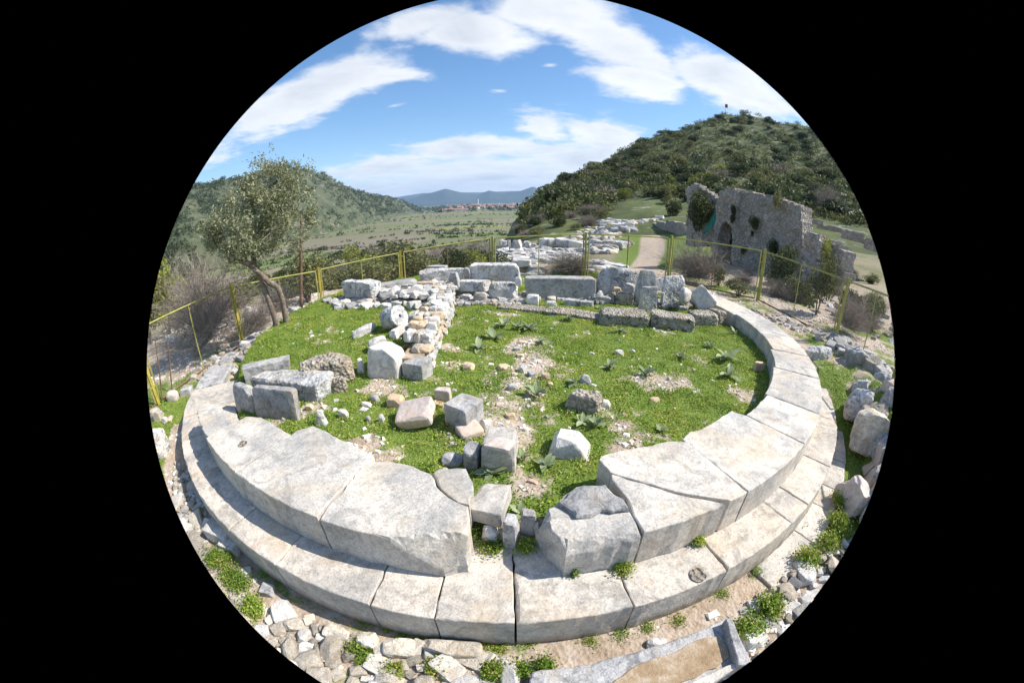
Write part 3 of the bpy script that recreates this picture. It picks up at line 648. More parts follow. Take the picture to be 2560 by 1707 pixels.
St('large white boulder beside the near end of the wall', fE, (58, 625), (318, 640), 400, .42, 'w', cuts=8, cd=(.7, .93), sq=7, taper=(.8, .8), n_=0) if False else St('large white boulder beside the near end of the wall', fE, (58, 625), (318, 640), 405, .45, 'w', cuts=7, cd=(.74, .93), taper=(.82, .85))
St('white broken top piece behind the large white boulder', fE, (90, 440), (235, 400), 318, .22, 'w', sq=4)
St('grey squared block ending the rubble wall', fE, (345, 620), (512, 650), 500, .26, 'g', name='block', cat='block')
St('orange stone on the soil left of the rubble wall', fE, (455, 392), (533, 395), 305, .12, 't', taper=(.75, .8))
St('small yellow stone in the grass near the orange one', fE, (340, 406), (402, 402), 372, .09, 't')
St('square grey gritty block topping the wall, nearest the drum', fE, (470, 245), (592, 280), 110, .24, 'l', name='block', cat='block')
St('pale square block on the wall behind the gritty block', fE, (515, 105), (660, 160), 38, .25, 'w', name='block', cat='block', zb=-.02)
ti = St('pinkish squared block tilted up on its corner', fE, (300, 985), (520, 1055), 830, .34, 'p', name='block', cat='block', h=.22, yaw=22, pitch=16, roll=-14, bury=-.05)
St('grey cube-shaped block in the middle of the grass', fE, (690, 1010), (905, 1035), 850, .33, 'g', name='block', cat='block', yaw=-18, cuts=2)
St('flat pale stone leaning on the grey cube', fE, (820, 1115), (990, 1060), 1035, .24, 'p', pitch=8, sq=8)
St('small white stone right of the leaning flat stone', fE, (990, 1035), (1065, 1005), 965, .12, 'w')
St('pale upright slab behind the grey cube', fE, (600, 808), (716, 818), 712, .1, 'p', name='slab', cat='slab', cuts=2)
tb = St('tall pale block carrying a loose flat stone', fE, (965, 1340), (1232, 1352), 1170, .42, 'm', name='block', cat='block', taper=(.93, .95), cuts=2)
sid[0] += 1
ztb = tb.location.z+max(v.co.z for v in tb.data.vertices)+.004; q = at(fE(1110, 1125), ztb+.02); V, F = rock(.25, .16, .04, 77, sq=9, cuts=5, cd=(.7, .9), rough=.1, n=9)
fl = mk('flat_stone', V, F, M['pink']); fl.location = (q[0], q[1], ztb); fl.rotation_euler = (RAD(5), RAD(-3), RAD(-22)); tag(fl, 'loose flat stone lying on top of the tall pale block', 'stone')
St('short grey block beside the tall pale block', fE, (822, 1330), (940, 1340), 1205, .2, 'g', name='block', cat='block')
St('jagged grey stone at the slab edge, left of the short grey block', fE, (645, 1305), (810, 1320), 1262, .16, 'g', sq=3)
St('bright white wedge-shaped stone on the grass right of centre', fE, (1470, 1235), (1840, 1280), 1140, .34, 'w', taper=(.45, .7), cuts=4, skew=-.25, name='stone')
St('dark pitted conglomerate rock among broad leaves', fE, (1600, 850), (1870, 915), 760, .3, 'c', taper=(.8, .7), skew=.1, name='rock', cat='rock')
St('rounded grey stone above the dark pitted rock', fE, (1712, 650), (1832, 660), 600, .14, 'g', sq=3, taper=(.5, .6))
St('tan flat stone in the bare patch at the centre', fE, (1075, 560), (1160, 545), 520, .17, 't', h=.06)
St('pinkish stone in the grass left of centre', fE, (812, 560), (895, 560), 515, .13, 't', h=.09)
St('flat tan stone furthest back in the central bare patch', fE, (1225, 342), (1305, 345), 322, .12, 't', h=.04)
St('small grey tile-like stone in the bare patch', fE, (1222, 402), (1275, 390), 375, .1, 'g', h=.04)
St('small orange stone right of the grey tile-like one', fE, (1240, 455), (1290, 452), 425, .09, 't', h=.05)
St('white fluted fragment in the central bare patch', fE, (1250, 572), (1305, 575), 528, .14, 'w', h=.08)
St('grey blade-shaped stone beside the fluted fragment', fE, (1345, 610), (1390, 605), 580, .13, 'g', h=.06)
St('tan lump at the right end of the central bare patch', fE, (1430, 625), (1492, 625), 585, .1, 't', h=.07)
St('round grey stone half sunk at the centre of the grass', fE, (1165, 712), (1245, 712), 665, .12, 'g', sq=3, h=.07)
St('tan pebble beyond the round sunk stone', fE, (1160, 942), (1240, 940), 905, .12, 't', sq=3, h=.06)
St('reddish flat stone near the blade-shaped one', fE, (1495, 682), (1530, 675), 650, .08, 't', h=.04)
St('tan stone leaning beside the tilted pinkish block', fE, (215, 855), (335, 862), 790, .16, 't')
St('dark knobbly stone left of the tan leaning stone', fE, (80, 808), (135, 832), 768, .1, 'g', sq=3)
St('small white flat stone at the left of the dark knobbly one', fE, (15, 855), (95, 860), 815, .09, 'w', h=.05)
St('egg-sized white stone below the tan leaning stone', fE, (158, 975), (206, 975), 922, .08, 'w', sq=3)
St('small yellow stone just behind the grey cube', fE, (560, 830), (660, 858), 815, .08, 't', h=.04)
St('tan stone on the soil by the gap between the big slabs', fE, (1025, 1560), (1100, 1567), 1520, .1, 't', h=.07)
St('white rounded stone in the grass near the right rim', fD, (350, 745), (425, 758), 718, .11, 'w', sq=3, h=.09)
St('tiny white stone beside the rounded one near the right rim', fD, (468, 733), (500, 733), 712, .06, 'w', sq=3)
St('white stone right of the dark pitted rock', fD, (275, 1090), (330, 1100), 1058, .09, 'w', h=.08)
St('tan flat stone in the grass below the broad leaves', fD, (610, 1050), (668, 1055), 1022, .1, 't', h=.04)
St('tan stone under the right rim slabs', fD, (1280, 840), (1340, 835), 780, .1, 't', h=.14)
# left cluster of big blocks
St('long smooth grey block at the back of the left cluster', fA, (815, 690), (1200, 590), 520, .26, 'g', name='block', cat='block', cuts=2)
St('big rough pitted block with a flat lichened top', fA, (900, 790), (1425, 815), 640, .42, 'l', name='block', cat='block', rough=.1)
St('dark conglomerate block at the right of the left cluster', fA, (1290, 720), (1685, 655), 505, .42, 'c', name='block', cat='block')
St('brown broken stone at the foot of the conglomerate block', fA, (1500, 755), (1645, 740), 640, .2, 'c', sq=4, taper=(.7, .7))
St('upright smooth grey slab facing the near rim', fA, (925, 940), (1240, 968), 715, .13, 'g', name='slab', cat='slab', pitch=-6, cuts=3, sq=12)
St('rough grey slab leaning left of the upright smooth slab', fA, (768, 935), (890, 925), 700, .14, 'g', name='slab', cat='slab', pitch=-10, sq=6, cuts=5)
St('white flat slab under the leaning rough slab', fA, (715, 950), (850, 975), 935, .5, 'w', name='slab', cat='slab', h=.10, yaw=18)
St('small white pointed stone in front of the left cluster', fA, (1378, 1005), (1482, 1012), 890, .1, 'w', taper=(.4, .5))
St('small white square stone right of the pointed one', fA, (1570, 945), (1640, 948), 888, .08, 'w')
St('little grey stone right of the small square one', fA, (1782, 968), (1818, 968), 930, .06, 'g', sq=3)
St('little tan stone at the foot of the big rough block', fA, (1310, 885), (1360, 885), 850, .08, 't')
St('white triangular stone wedged left of the white boulder', fA, (1705, 590), (1768, 590), 485, .15, 'w', taper=(.5, .6))
# left outer rim
St('grey pink lump on the left outer rim', fA, (215, 835), (305, 832), 755, .22, 'p', sq=3)
St('grey squared stone on the left outer rim', fA, (322, 785), (412, 780), 728, .2, 'g')
St('white stone below the pink lump on the left rim', fA, (95, 985), (165, 990), 905, .18, 'r')
St('small white stone in the grass outside the left rim', fA, (178, 1000), (222, 1000), 958, .09, 'w')
St('large grey stone at the far left outside the platform', fA, (95, 1270), (190, 1290), 1070, .3, 'l')
St('dark stone on the far left beside the fence foot', fA, (85, 960), (135, 960), 895, .18, 'p', sq=3)
St('flat grey slab on the left rim beyond the small slab', fA, (470, 690), (640, 640), 575, .3, 'g', name='slab', cat='slab', h=.12, yaw=10)
St('rough grey slab further back on the left rim', fA, (640, 580), (760, 500), 480, .3, 'l', name='slab', cat='slab', h=.12)
St('long grey beam lying behind the olive trunk', fI, (1290, 1370), (1640, 1345), 1285, .3, 'l', name='block', cat='block', h=.24)
St('orange brown squared stone below the long grey beam', fI, (1300, 1440), (1520, 1400), 1350, .22, 't', name='block', cat='block', h=.17)
# back wall, left part (upper blocks)
B_ = dict(name='block', cat='block')
St('white topped block at the left end of the back wall', fI, (1765, 1205), (2040, 1225), 1075, .32, 'l', zb=-.02, **B_)
St('long pale block tilted behind the rubble heap', fF, (200, 500), (620, 430), 380, .3, 'g', zb=.02, sq=9, **B_)
St('large rough block behind the corner of the two walls', fF, (640, 385), (1110, 350), 245, .36, 'l', zb=.08, **B_)
St('thin flat block seen behind the corner blocks', fF, (705, 300), (905, 300), 205, .25, 'g', zb=.1, **B_)
St('narrow grey upright block between two large rough ones', fF, (1112, 350), (1178, 350), 228, .2, 'g', zb=.08, **B_)
St('large white edged rough block beside the narrow upright one', fF, (1172, 352), (1690, 358), 190, .42, 'l', zb=.06, **B_)
St('grey leaning wedge stone where the two walls meet', fF, (930, 420), (1060, 420), 280, .2, 'g', zb=.02, taper=(.5, .7))
St('flat weathered block under the large white edged one', fF, (1040, 462), (1368, 462), 368, .3, 'l', zb=-.10, **B_)
St('orange brown stone on top of the rubble heap', fF, (600, 460), (790, 460), 380, .25, 't', zb=.02)
St('squarish stone low in the back wall, left of the big rounded one', fF, (1215, 600), (1358, 600), 492, .22, 'g', sq=4)
St('smaller squarish stone at the corner of the back wall', fF, (1075, 592), (1180, 592), 518, .2, 'l')
St('big rounded grey boulder set in the back wall', fF, (1375, 582), (1690, 582), 375, .32, 'l', sq=3.6, cuts=6, rough=.04, name='boulder', cat='boulder')
St('small white stone between the rounded boulder and the great grey block', fF, (1650, 402), (1725, 402), 312, .14, 'w', zb=.08, sq=3.5)
gb = St('great smooth grey block with a flat top in the back wall', fG, (-185, 608), (636, 602), 345, .42, 'g', name='block', cat='block', cuts=1, rough=.015, sq=24)
St('small white cube in front of the great grey block', fF, (1782, 618), (1906, 620), 508, .16, 'w', sq=8, cuts=1, name='block', cat='block')
St('pale pointed stone left of the small white cube', fF, (1665, 612), (1775, 616), 555, .14, 'g', taper=(.5, .8))
St('oval white stone right of the small white cube', fF, (1975, 616), (2122, 620), 568, .12, 'w', sq=3.2)
St('low grey stone at the foot of the great grey block', fG, (288, 668), (472, 672), 606, .16, 'g')
St('second low grey stone at the right foot of the great block', fG, (478, 682), (640, 684), 622, .16, 'g')
St('huge humped grey boulder right of the great grey block', fG, (640, 600), (1160, 610), 235, .5, 'l', name='boulder', cat='boulder', sq=4.5, cuts=5, rough=.05, taper=(.85, .6), skew=.15)
St('pale squared stone below the humped boulder', fG, (650, 655), (836, 662), 565, .2, 'g', sq=6)
St('small white stone on top of the pale squared one', fG, (660, 556), (766, 556), 503, .14, 'w', zb=-.05, taper=(.4, .8))
St('dark brown stone beside the pitted lump', fG, (800, 640), (880, 645), 508, .16, 'c')
St('dark pitted lump under the humped boulder', fG, (882, 655), (1100, 668), 520, .22, 'c', sq=4)
St('round grey cobble above the dark pitted lump', fG, (975, 500), (1106, 516), 408, .18, 'g', zb=-.03, sq=3)
St('yellowish flat stone beside the round cobble', fG, (862, 492), (960, 492), 455, .14, 't', zb=-.0)
St('tall pointed standing slab behind the inscribed one', fG, (1115, 665), (1405, 668), 250, .16, 'g', name='slab', cat='slab', taper=(.55, .8), skew=-.12, sq=8, cuts=3)
ins = St('standing inscribed slab with rows of worn letters', fG, (1166, 738), (1386, 742), 432, .12, 'l', name='slab', cat='slab', taper=(.78, .9), skew=-.06, sq=11, cuts=1, rough=.05)
St('broad standing slab with a jagged top', fG, (1442, 686), (1672, 694), 305, .16, 'l', name='slab', cat='slab', taper=(1.08, .9), skew=.06, sq=9, cuts=4, rough=.05)
St('narrow stone wedged between two standing slabs', fG, (1412, 605), (1450, 612), 505, .1, 'g', zb=-.12)
St('white stone behind the two standing slabs', fG, (1360, 470), (1470, 470), 335, .2, 'w', zb=.0)
St('white leaning stone against the start of the right rim', fG, (1880, 660), (2130, 690), 560, .24, 'w', name='slab', cat='slab', zb=.0, h=.50, roll=-42, taper=(.7, .8), sq=6)
St('rounded white stone left of the leaning white one', fG, (1700, 640), (1790, 600), 440, .2, 'w', zb=-.1, sq=3)
St('flat grey stone lying on the course of pitted blocks', fG, (1645, 700), (1732, 702), 668, .12, 'g', zb=-.14, sq=3)
St('small pale stone right of the flat grey one', fG, (1882, 698), (1940, 698), 675, .1, 'w', zb=-.1)
# course of pitted blocks in front of the back wall
for lb, L, R, t_, dp in [('thin grass-edged block at the left end of the pitted course', (-500, 740), (30, 790), 715, .4), ('second pitted course block, half sunk in grass', (40, 795), (690, 880), 775, .46),
                         ('third pitted course block, below the great grey block corner', (712, 905), (1286, 932), 765, .5), ('fourth pitted course block, with the most broken corner', (1300, 932), (1808, 992), 795, .5),
                         ('fifth pitted course block, set back toward the rim', (1812, 925), (2095, 915), 755, .35), ('last small pitted course block touching the rim slabs', (2100, 905), (2180, 890), 725, .35)]:
    St(lb, fG, L, R, t_, dp, 'c', name='block', cat='block', sq=10, cuts=2, cd=(.9, .98), rough=.07, zb=-.32)
# near gap between the big slabs
St('flat grey fragment bridging the gap between the near slabs', fB, (2015, 510), (2215, 545), 420, .36, 'm', name='slab', cat='slab', zb=-.2, h=.12, cuts=5, cd=(.7, .9))
St('small white stone down in the gap', fB, (2095, 670), (2195, 675), 615, .12, 'w', zb=-.34)
St('upright grey stone in the gap beside the broken slab', fC, (145, 600), (215, 612), 480, .14, 'g', zb=-.34)
St('pale stone leaning on the broken slab in the gap', fC, (228, 520), (330, 530), 440, .14, 'g', zb=-.3, taper=(.8, .6))
slab('broken_layer', W0(fC, [(545, 262), (600, 245), (718, 240), (815, 322), (848, 372), (760, 392), (700, 378), (640, 412), (560, 418), (535, 398), (480, 372), (442, 345)], .028), .028, .07, M['marble_grey'], plat, bev=.022, seed=57, amp=.014)
#@@PART3
# ------------------------------------------------------------------ heaps and banks of loose stones
POOL = {}
def pool(kind, k=7, **kw):
    key = (kind, k, tuple(sorted(kw.items())))
    if key not in POOL:
        L = []
        for i in range(k):
            st = dict(STY[kind]); st.update(kw); V, F = rock(1, .85, .62, 500+i*7+ord(kind), n=8, jitter=.2, **st)
            me = mk('stone', V, F, M[KIND[kind]], link=False).data; L.append(me)
        POOL[key] = L
    return POOL[key]
def inst(name, me, loc, rot, sc, label, cat, group, parent=None):
    o = bpy.data.objects.new(name, me); S.collection.objects.link(o); o.location = loc; o.rotation_euler = rot; o.scale = sc
    if parent is not None: o.parent = parent
    return tag(o, label, cat, group)
LATER = []
COLW = dict(w='white', g='grey', l='lichen-spotted', r='tan', c='dark pitted', m='pale', s='grey green', e='dark green', y='yellow green', b='bare brown', h='')
def later(fam, k, *a): LATER.append((fam, k, a))
def flush(fam, keep, stuffname, gain=1.0):
    L = [q for q in LATER if q[0] == fam]
    def app(q): me, loc, rot, sc = q[2][1:5]; return max(sc[0], sc[1])/(.3+math.dist(loc, (0, 0, H)))
    L.sort(key=app, reverse=True)
    for q in L[:keep]:
        name, me, loc, rot, sc, label, cat, group = q[2]; sz = '' if len(label.split()) > 13 else ('large ' if sc[0] > .34 else ('small ' if sc[0] < .17 else '')) if fam == 'stone' else ''
        if group == 'rounded shrubs on the right hillside':
            a_ = math.degrees(math.atan2(loc[0], loc[1])); el_ = math.degrees(math.atan2(loc[2]-H, math.hypot(loc[0], loc[1]))); fr_ = el_/max(1, np.interp(a_, S_AZ, S_EL))
            label = 'rounded shrub '+('near the top of' if fr_ > .75 else 'halfway up' if fr_ > .35 else 'low on')+' the right hill, '+('left flank' if a_ < 14 else 'below the summit flag' if a_ < 32 else 'above the ruin')
        elif group == 'shrubs on the slope beyond the fence':
            a_ = math.degrees(math.atan2(loc[0], loc[1])); label = ('near ' if math.hypot(loc[0], loc[1]) < 38 else 'distant ')+'scrubby shrub beyond the back fence, '+('toward the pole' if a_ < -19 else 'behind the white-topped block' if a_ < -11 else 'behind the wall corner')
        elif group == 'stones banked along the near left rim':
            t_ = float(theta_rho(loc[0], loc[1])[0]); label = 'loose stone in the near left bank, '+('close to the bottom edge' if t_ > -14 else 'by the sandy strip' if t_ > -27 else 'around the squared pale block' if t_ > -38 else 'at its far upper end')
        inst(name, me, loc, rot, sc, ' '.join((sz+COLW[q[1]]+' '+label).split()[:16]), cat, group)
    rest = L[keep:]
    if not rest: return
    from mathutils import Euler
    Vs = []; Fs = []; Ms = []; mats = []; b = 0; cache = {}
    for q in rest:
        me, loc, rot, sc = q[2][1:5]
        if me.name not in cache:
            co = np.empty(len(me.vertices)*3, np.float32); me.vertices.foreach_get('co', co); fv = np.empty(len(me.loops), np.int32); me.loops.foreach_get('vertex_index', fv); cache[me.name] = (co.reshape(-1, 3), fv.reshape(-1, 4))
        co, fv = cache[me.name]; Rm = np.array(Euler(rot).to_matrix()); Vs.append((co*np.array(sc))@Rm.T+np.array(loc)); Fs.append(fv+b); b += len(co)
        if me.materials[0] not in mats: mats.append(me.materials[0])
        Ms.append(np.full(len(fv), mats.index(me.materials[0])))
    tag(mk(stuffname, np.concatenate(Vs), np.concatenate(Fs), mats, mi=np.concatenate(Ms)), kind='stuff')
def scatter(P, size, label, name, cat, group, kinds='wr', z=None, dens=1.0, seed=0, avoid=(), flat=.62, lift=0., sq=None, maxn=400, tilt=12):
    """dart throwing inside a world polygon"""
    r_ = np.random.default_rng(seed); P = np.array(P); x0, y0 = P.min(0); x1, y1 = P.max(0); pts = []
    tries = int((x1-x0)*(y1-y0)/(size[0]**2)*14*dens)+200
    for t in range(tries):
        s = size[0]+(size[1]-size[0])*(r_.random()**2.2 if t > tries*.25 else r_.random()**.7)
        x = r_.uniform(x0, x1); y = r_.uniform(y0, y1)
        if not inpoly([x], [y], P)[0]: continue
        if any((x-a)**2+(y-b)**2 < ((s+q)*.44/dens)**2 for a, b, q in pts): continue
        if any((x-a)**2+(y-b)**2 < q*q for a, b, q in avoid): continue
        pts.append((x, y, s))
        if len(pts) >= maxn: break
    for x, y, s in pts:
        k = kinds[r_.integers(len(kinds))]; pl_ = pool(k); me = pl_[r_.integers(len(pl_))]
        zz = (g1(x, y) if z is None else z)-s*.15+lift
        later('stone', k, name, me, (x, y, zz), (RAD(r_.normal()*tilt), RAD(r_.normal()*tilt), r_.uniform(0, 6.28)), (s*r_.uniform(.85, 1.25), s*r_.uniform(.75, 1.1), s*flat*r_.uniform(.8, 1.4)), label, cat, group)
    return pts
def wp(f, pts, z): return [tuple(at(f(*p), z)) for p in pts]
# rough cross wall of small stones between the two rooms
w = empty('rubble_wall', (0, 0, 0), label='low wall of small rough stones running from the back wall to the white boulder', cat='wall')
base = smoothline([(*at(fE(*p), -.3), 0) for p in [(500, 640), (575, 500), (640, 350), (690, 250), (720, 150), (742, 60)]], 60)
mbw = MB(); acc = 0; r_ = np.random.default_rng(3); PV, PF = cubegrid(4)
T_ = np.gradient(base, axis=0); T_ /= np.linalg.norm(T_, axis=1, keepdims=True); Nn = np.stack([T_[:, 1], -T_[:, 0]], 1)
seg = np.linalg.norm(np.diff(base, axis=0), axis=1); cum = np.concatenate([[0], np.cumsum(seg)]); Lw = cum[-1]
faceV = [[], [], []]
def onwall(s): return np.array([np.interp(s, cum, base[:, 0]), np.interp(s, cum, base[:, 1])]), np.array([np.interp(s, cum, Nn[:, 0]), np.interp(s, cum, Nn[:, 1])])
for row in range(5):
    s = r_.uniform(0, .1); zz = -.33+row*.078+.0
    while s < Lw-.02:
        l = r_.uniform(.07, .22); hh = r_.uniform(.06, .12)+(.05*r_.random() if row == 4 else 0)
        if s < (.5 if row == 4 else .33): s += l; continue
        c, nn = onwall(s+l/2); a = math.atan2(nn[1], nn[0])-math.pi/2
        for side in (0, 1, 2):
            off = -.07-side*.14+r_.normal()*.016; a += r_.normal()*.12; zz += r_.normal()*.008
            V, F = rock(l*1.05, .15+.05*r_.random(), hh, int(r_.integers(1e6)), sq=10, cuts=8, cd=(.7, .93), rough=.09, n=5)
            V = V@np.array([[math.cos(a), math.sin(a), 0], [-math.sin(a), math.cos(a), 0], [0, 0, 1]]); V += np.array([c[0]+nn[0]*off, c[1]+nn[1]*off, zz+s*.012])
            mbw.add(V, F, (0, 1, 0, 1, 1, 3, 3, 2)[r_.integers(8)])
            if row < 4 and side == 1: break
        s += l
mbw.build('stone_facing', [M['rubble'], M['marble_white'], M['tan'], M['lichen']], w)
c_ = MB(); Lp = base[:, :2]-Nn*.05; Rp = base[:, :2]-Nn*.36
V = np.concatenate([np.c_[Lp, np.full(60, -.5)], np.c_[Lp, np.full(60, -.07)], np.c_[Rp, np.full(60, -.5)], np.c_[Rp, np.full(60, -.07)]])
F = [q for i in range(5, 59) for q in ((i, i+1, 61+i, 60+i), (60+i, 61+i, 181+i, 180+i), (120+i, 180+i, 181+i, 121+i))]+[(5, 65, 185, 125)]
c_.add(V, F); c_.build('earth_core', [M['soil']], w)
GR = 'rough stones heaped on the left half of the back wall'
scatter(wp(fF, [(0, 560), (250, 500), (420, 460), (640, 440), (760, 470), (800, 560), (700, 690), (430, 640), (0, 660)], -.12), (.13, .34), 'rough pale stone in the heap on the left half of the back wall', 'stone', 'stone', GR, 'wglr', seed=4, dens=1.25)
scatter(wp(fF, [(180, 470), (420, 430), (640, 400), (820, 400), (830, 520), (640, 560), (300, 560)], .02), (.14, .32), 'rough pale stone in the heap on the left half of the back wall', 'stone', 'stone', GR, 'wglw', seed=5, lift=.16, dens=1.2)
scatter(wp(fF, [(850, 380), (1000, 330), (990, 520), (880, 700), (800, 900), (740, 920), (790, 600)], 0), (.14, .26), 'white angular stone lying along the top of the low cross wall', 'stone', 'stone', 'stones along the top of the cross wall', 'wwl', seed=6, z=.04, dens=1.1)
scatter(wp(fI, [(1640, 1290), (1760, 1270), (2000, 1290), (2120, 1300), (2100, 1340), (1900, 1345), (1700, 1350)], -.2), (.14, .3), 'rough pale stone in the heap on the left half of the back wall', 'stone', 'stone', GR, 'wgl', seed=7, dens=1.2)
# joints of the back wall packed with small stones
scatter(wp(fF, [(1040, 590), (1370, 590), (1690, 600), (1720, 520), (1380, 500), (1050, 490)], -.22), (.1, .2), 'small packing stone between the larger blocks of the back wall', 'stone', 'stone', 'packing stones in the back wall', 'lgr', seed=8, z=-.26, dens=1.2)
scatter(wp(fG, [(650, 600), (1110, 600), (1440, 640), (1760, 640), (1800, 560), (1200, 520), (700, 520)], -.18), (.1, .24), 'small packing stone between the larger blocks of the back wall', 'stone', 'stone', 'packing stones in the back wall', 'lgc', seed=9, z=-.24, dens=1.1)
# low footing behind the blocks so that the back wall reads as a wall
ft = MB()
P0 = wp(fF, [(180, 470), (1040, 520)], -.2)+wp(fG, [(-180, 560), (1700, 620)], -.2)
for i in range(3):
    a, b = np.array(P0[i]), np.array(P0[i+1]); t = (b-a)/np.linalg.norm(b-a); nn = np.array([-t[1], t[0]])
    q_ = np.random.default_rng(i); n = int(np.linalg.norm(b-a)/.19)+1
    for k in range(n):
        for dp in (.16, .36, .52):
            s_ = q_.uniform(.14, .28); V, F = rock(s_, .24, s_*.75, 9000+i*50+k*4+int(dp*10), sq=9, cuts=8, cd=(.7, .93), rough=.07, n=5); q = a+t*(k+q_.uniform(.2, .8))*.19+nn*(dp+q_.normal()*.04); V += np.array([q[0], q[1], -.40]); ft.add(V, F, k % 2)
o = ft.build('rubble_footing', [M['lichen'], M['rubble']]); tag(o, 'rough stone footing packed behind the large blocks of the back wall', 'wall')
# banks outside the near rim
LB = 'loose pale stone in the bank along the near left rim'
polyB = wp(fB, [(105, 215), (215, 235), (300, 350), (400, 520), (480, 720), (530, 800), (600, 960), (690, 1080), (880, 1110), (1100, 1225), (1300, 1270), (1700, 1330), (2110, 1340), (2240, 1430), (2325, 1500), (2325, 1640), (900, 1640), (650, 1400), (450, 1100), (300, 900), (180, 650), (120, 450)], -.66)
av = [(*at(fB(440, 840), -.66), .22), (*at(fB(640, 1130), -.66), .12), (*at(fB(1340, 1400), -.66), .07), (*at(fB(2150, 1500), -.66), .10), (*at(fB(650, 950), -.66), .22)]
St('squared pale block in the near left rubble bank', fB, (320, 660), (465, 715), 590, .22, 'm', name='block', cat='block', zb=-.68, h=.14)
St('long narrow stone standing loose in the sandy strip', fB, (690, 1040), (765, 1030), 900, .12, 'g', zb=-.69, h=.07, yaw=70, cuts=3)
St('grey flat stone beside the squared pale block', fB, (410, 745), (520, 770), 705, .14, 'm', zb=-.68, h=.1)
for i, (L, R, tp, d_, lb) in enumerate([((1090, 1305), (1255, 1330), 1235, .12, 'pale oblong stone at the sandy edge, leftmost of four large ones'), ((1300, 1365), (1440, 1372), 1290, .13, 'pale squared stone at the sandy edge, second of four large ones'),
                                        ((1480, 1420), (1680, 1425), 1300, .15, 'large pale squared stone at the sandy edge, third of four'), ((1715, 1400), (2110, 1425), 1345, .13, 'longest white cobbled stone at the sandy edge, rightmost of four')]):
    St(lb, fB, L, R, tp, d_, 'r', zb=-.69, h=.09, cuts=4, sq=6); a = at(fB((L[0]+R[0])/2, (L[1]+tp)/2), -.66); av.append((*a, .10 if i < 3 else .13))
av.append((*at(fB(395, 640), -.66), .16))
scatter(polyB, (.07, .24), LB, 'stone', 'stone', 'stones banked along the near left rim', 'rrmw', z=-.675, seed=11, avoid=av, dens=1.12, maxn=230)
polyC = wp(fC, [(1490, 940), (1570, 850), (1690, 760), (1800, 700), (1950, 610), (2060, 540), (2200, 520), (2200, 900), (1900, 1100), (1620, 1300), (1560, 1200), (1500, 1080)], -.62)
scatter(polyC, (.08, .26), 'loose pale stone in the bank along the near right rim', 'stone', 'stone', 'stones banked along the near right rim', 'rwwg', z=-.69, seed=12, dens=1.05, maxn=120)
St('white stone half buried at the sandy edge by the trough', fC, (955, 1165), (1070, 1160), 1112, .08, 'w', zb=-.69, h=.05)
# stone trough at the near right corner
tr = empty('stone_trough', (0, 0, 0), label='broken marble trough slab with brown soil in it at the near right corner', cat='trough')
zt = -.56
slab('trough_floor', wp(fC, [(312, 1290), (480, 1265), (700, 1225), (880, 1180), (1100, 1110), (1290, 1035), (1400, 975), (1500, 1190), (1440, 1250), (1180, 1370), (1000, 1480), (300, 1520)], zt), zt, .15, M['marble_grey'], tr, bev=.02, amp=.006, seed=71)
slab('soil_fill', wp(fC, [(700, 1400), (900, 1250), (1060, 1190), (1290, 1090), (1370, 1080), (1425, 1200), (1300, 1275), (1180, 1335), (1000, 1420)], zt+.012), zt+.012, .02, M['soil'], tr, bev=.008, amp=.01, seed=72)
slab('end_lip', wp(fC, [(1400, 985), (1428, 975), (1540, 1215), (1530, 1250), (1470, 1245)], zt+.09), zt+.09, .2, M['marble_grey'], tr, bev=.012, amp=.003, seed=73)
slab('channel_rim', wp(fC, [(1170, 1362), (1440, 1232), (1475, 1248), (1340, 1340), (1180, 1440), (1120, 1440)], zt+.05), zt+.05, .12, M['marble'], tr, bev=.008, amp=.003, seed=74)
# bank and rough rocks outside the right rim
St('upright grey block outside the right rim, just below the fence', fD, (1655, 815), (1772, 800), 690, .3, 'l', name='block', cat='block', zb=-.3, sq=8)
St('large brown and white boulder at the far right edge', fJ, (700, 1200), (860, 1180), 960, .4, 'p', name='boulder', cat='boulder', zb=-.65, sq=12, cuts=12, cd=(.65, .93), rough=.12)
St('tall shaded rock face low on the right bank', fD, (1880, 1330), (2080, 1420), 1050, .5, 'r', name='rock', cat='rock', zb=-.62, h=.55, sq=12, cuts=12, cd=(.65, .93), rough=.12)
St('second shaded rock of the right bank, above the tall one', fD, (1860, 1130), (2000, 1180), 950, .4, 'l', name='rock', cat='rock', zb=-.5, h=.5, sq=12, cuts=12, cd=(.65, .93), rough=.12)
bk = [(6.72+.05*math.sin(k*2.3), 37+k*3.3, .52+.08*math.sin(k*1.7), -.66) for k in range(12)]+[(7.02+.06*math.sin(k*1.9), 36+k*3.6, .5+.1*math.sin(k*2.1), -.28) for k in range(11)]+[(6.55, 47+k*4.1, .26, -.70) for k in range(6)]
bankrock = []
for i in range(8):
    V, F = rock(1, .85, .62, 880+i, n=18, sq=12, cuts=14, cd=(.62, .93), rough=.16, jitter=.25); bankrock.append(mk('rock', V, F, M[['lichen', 'rubble', 'marble_grey', 'pink'][i % 4]], link=False).data)
for i, (rh, tt, s, z) in enumerate(bk):
    r_ = np.random.default_rng(70+i); me = bankrock[i % 8]; x, y = C0[0]+rh*math.sin(RAD(tt)), C0[1]-rh*math.cos(RAD(tt))
    inst('rock', me, (x, y, z), (RAD(r_.normal()*12), RAD(r_.normal()*12), RAD(tt)+r_.normal()*.3), (s*.95, s*1.0, s*r_.uniform(1.25, 1.7)), ['lower', 'upper', 'small foot'][0 if i < 12 else (1 if i < 23 else 2)]+' rough '+['lichened', 'tan', 'grey', 'pinkish'][i % 4]+' rock of the retaining bank below the right fence', 'rock', 'rocks of the right retaining bank')
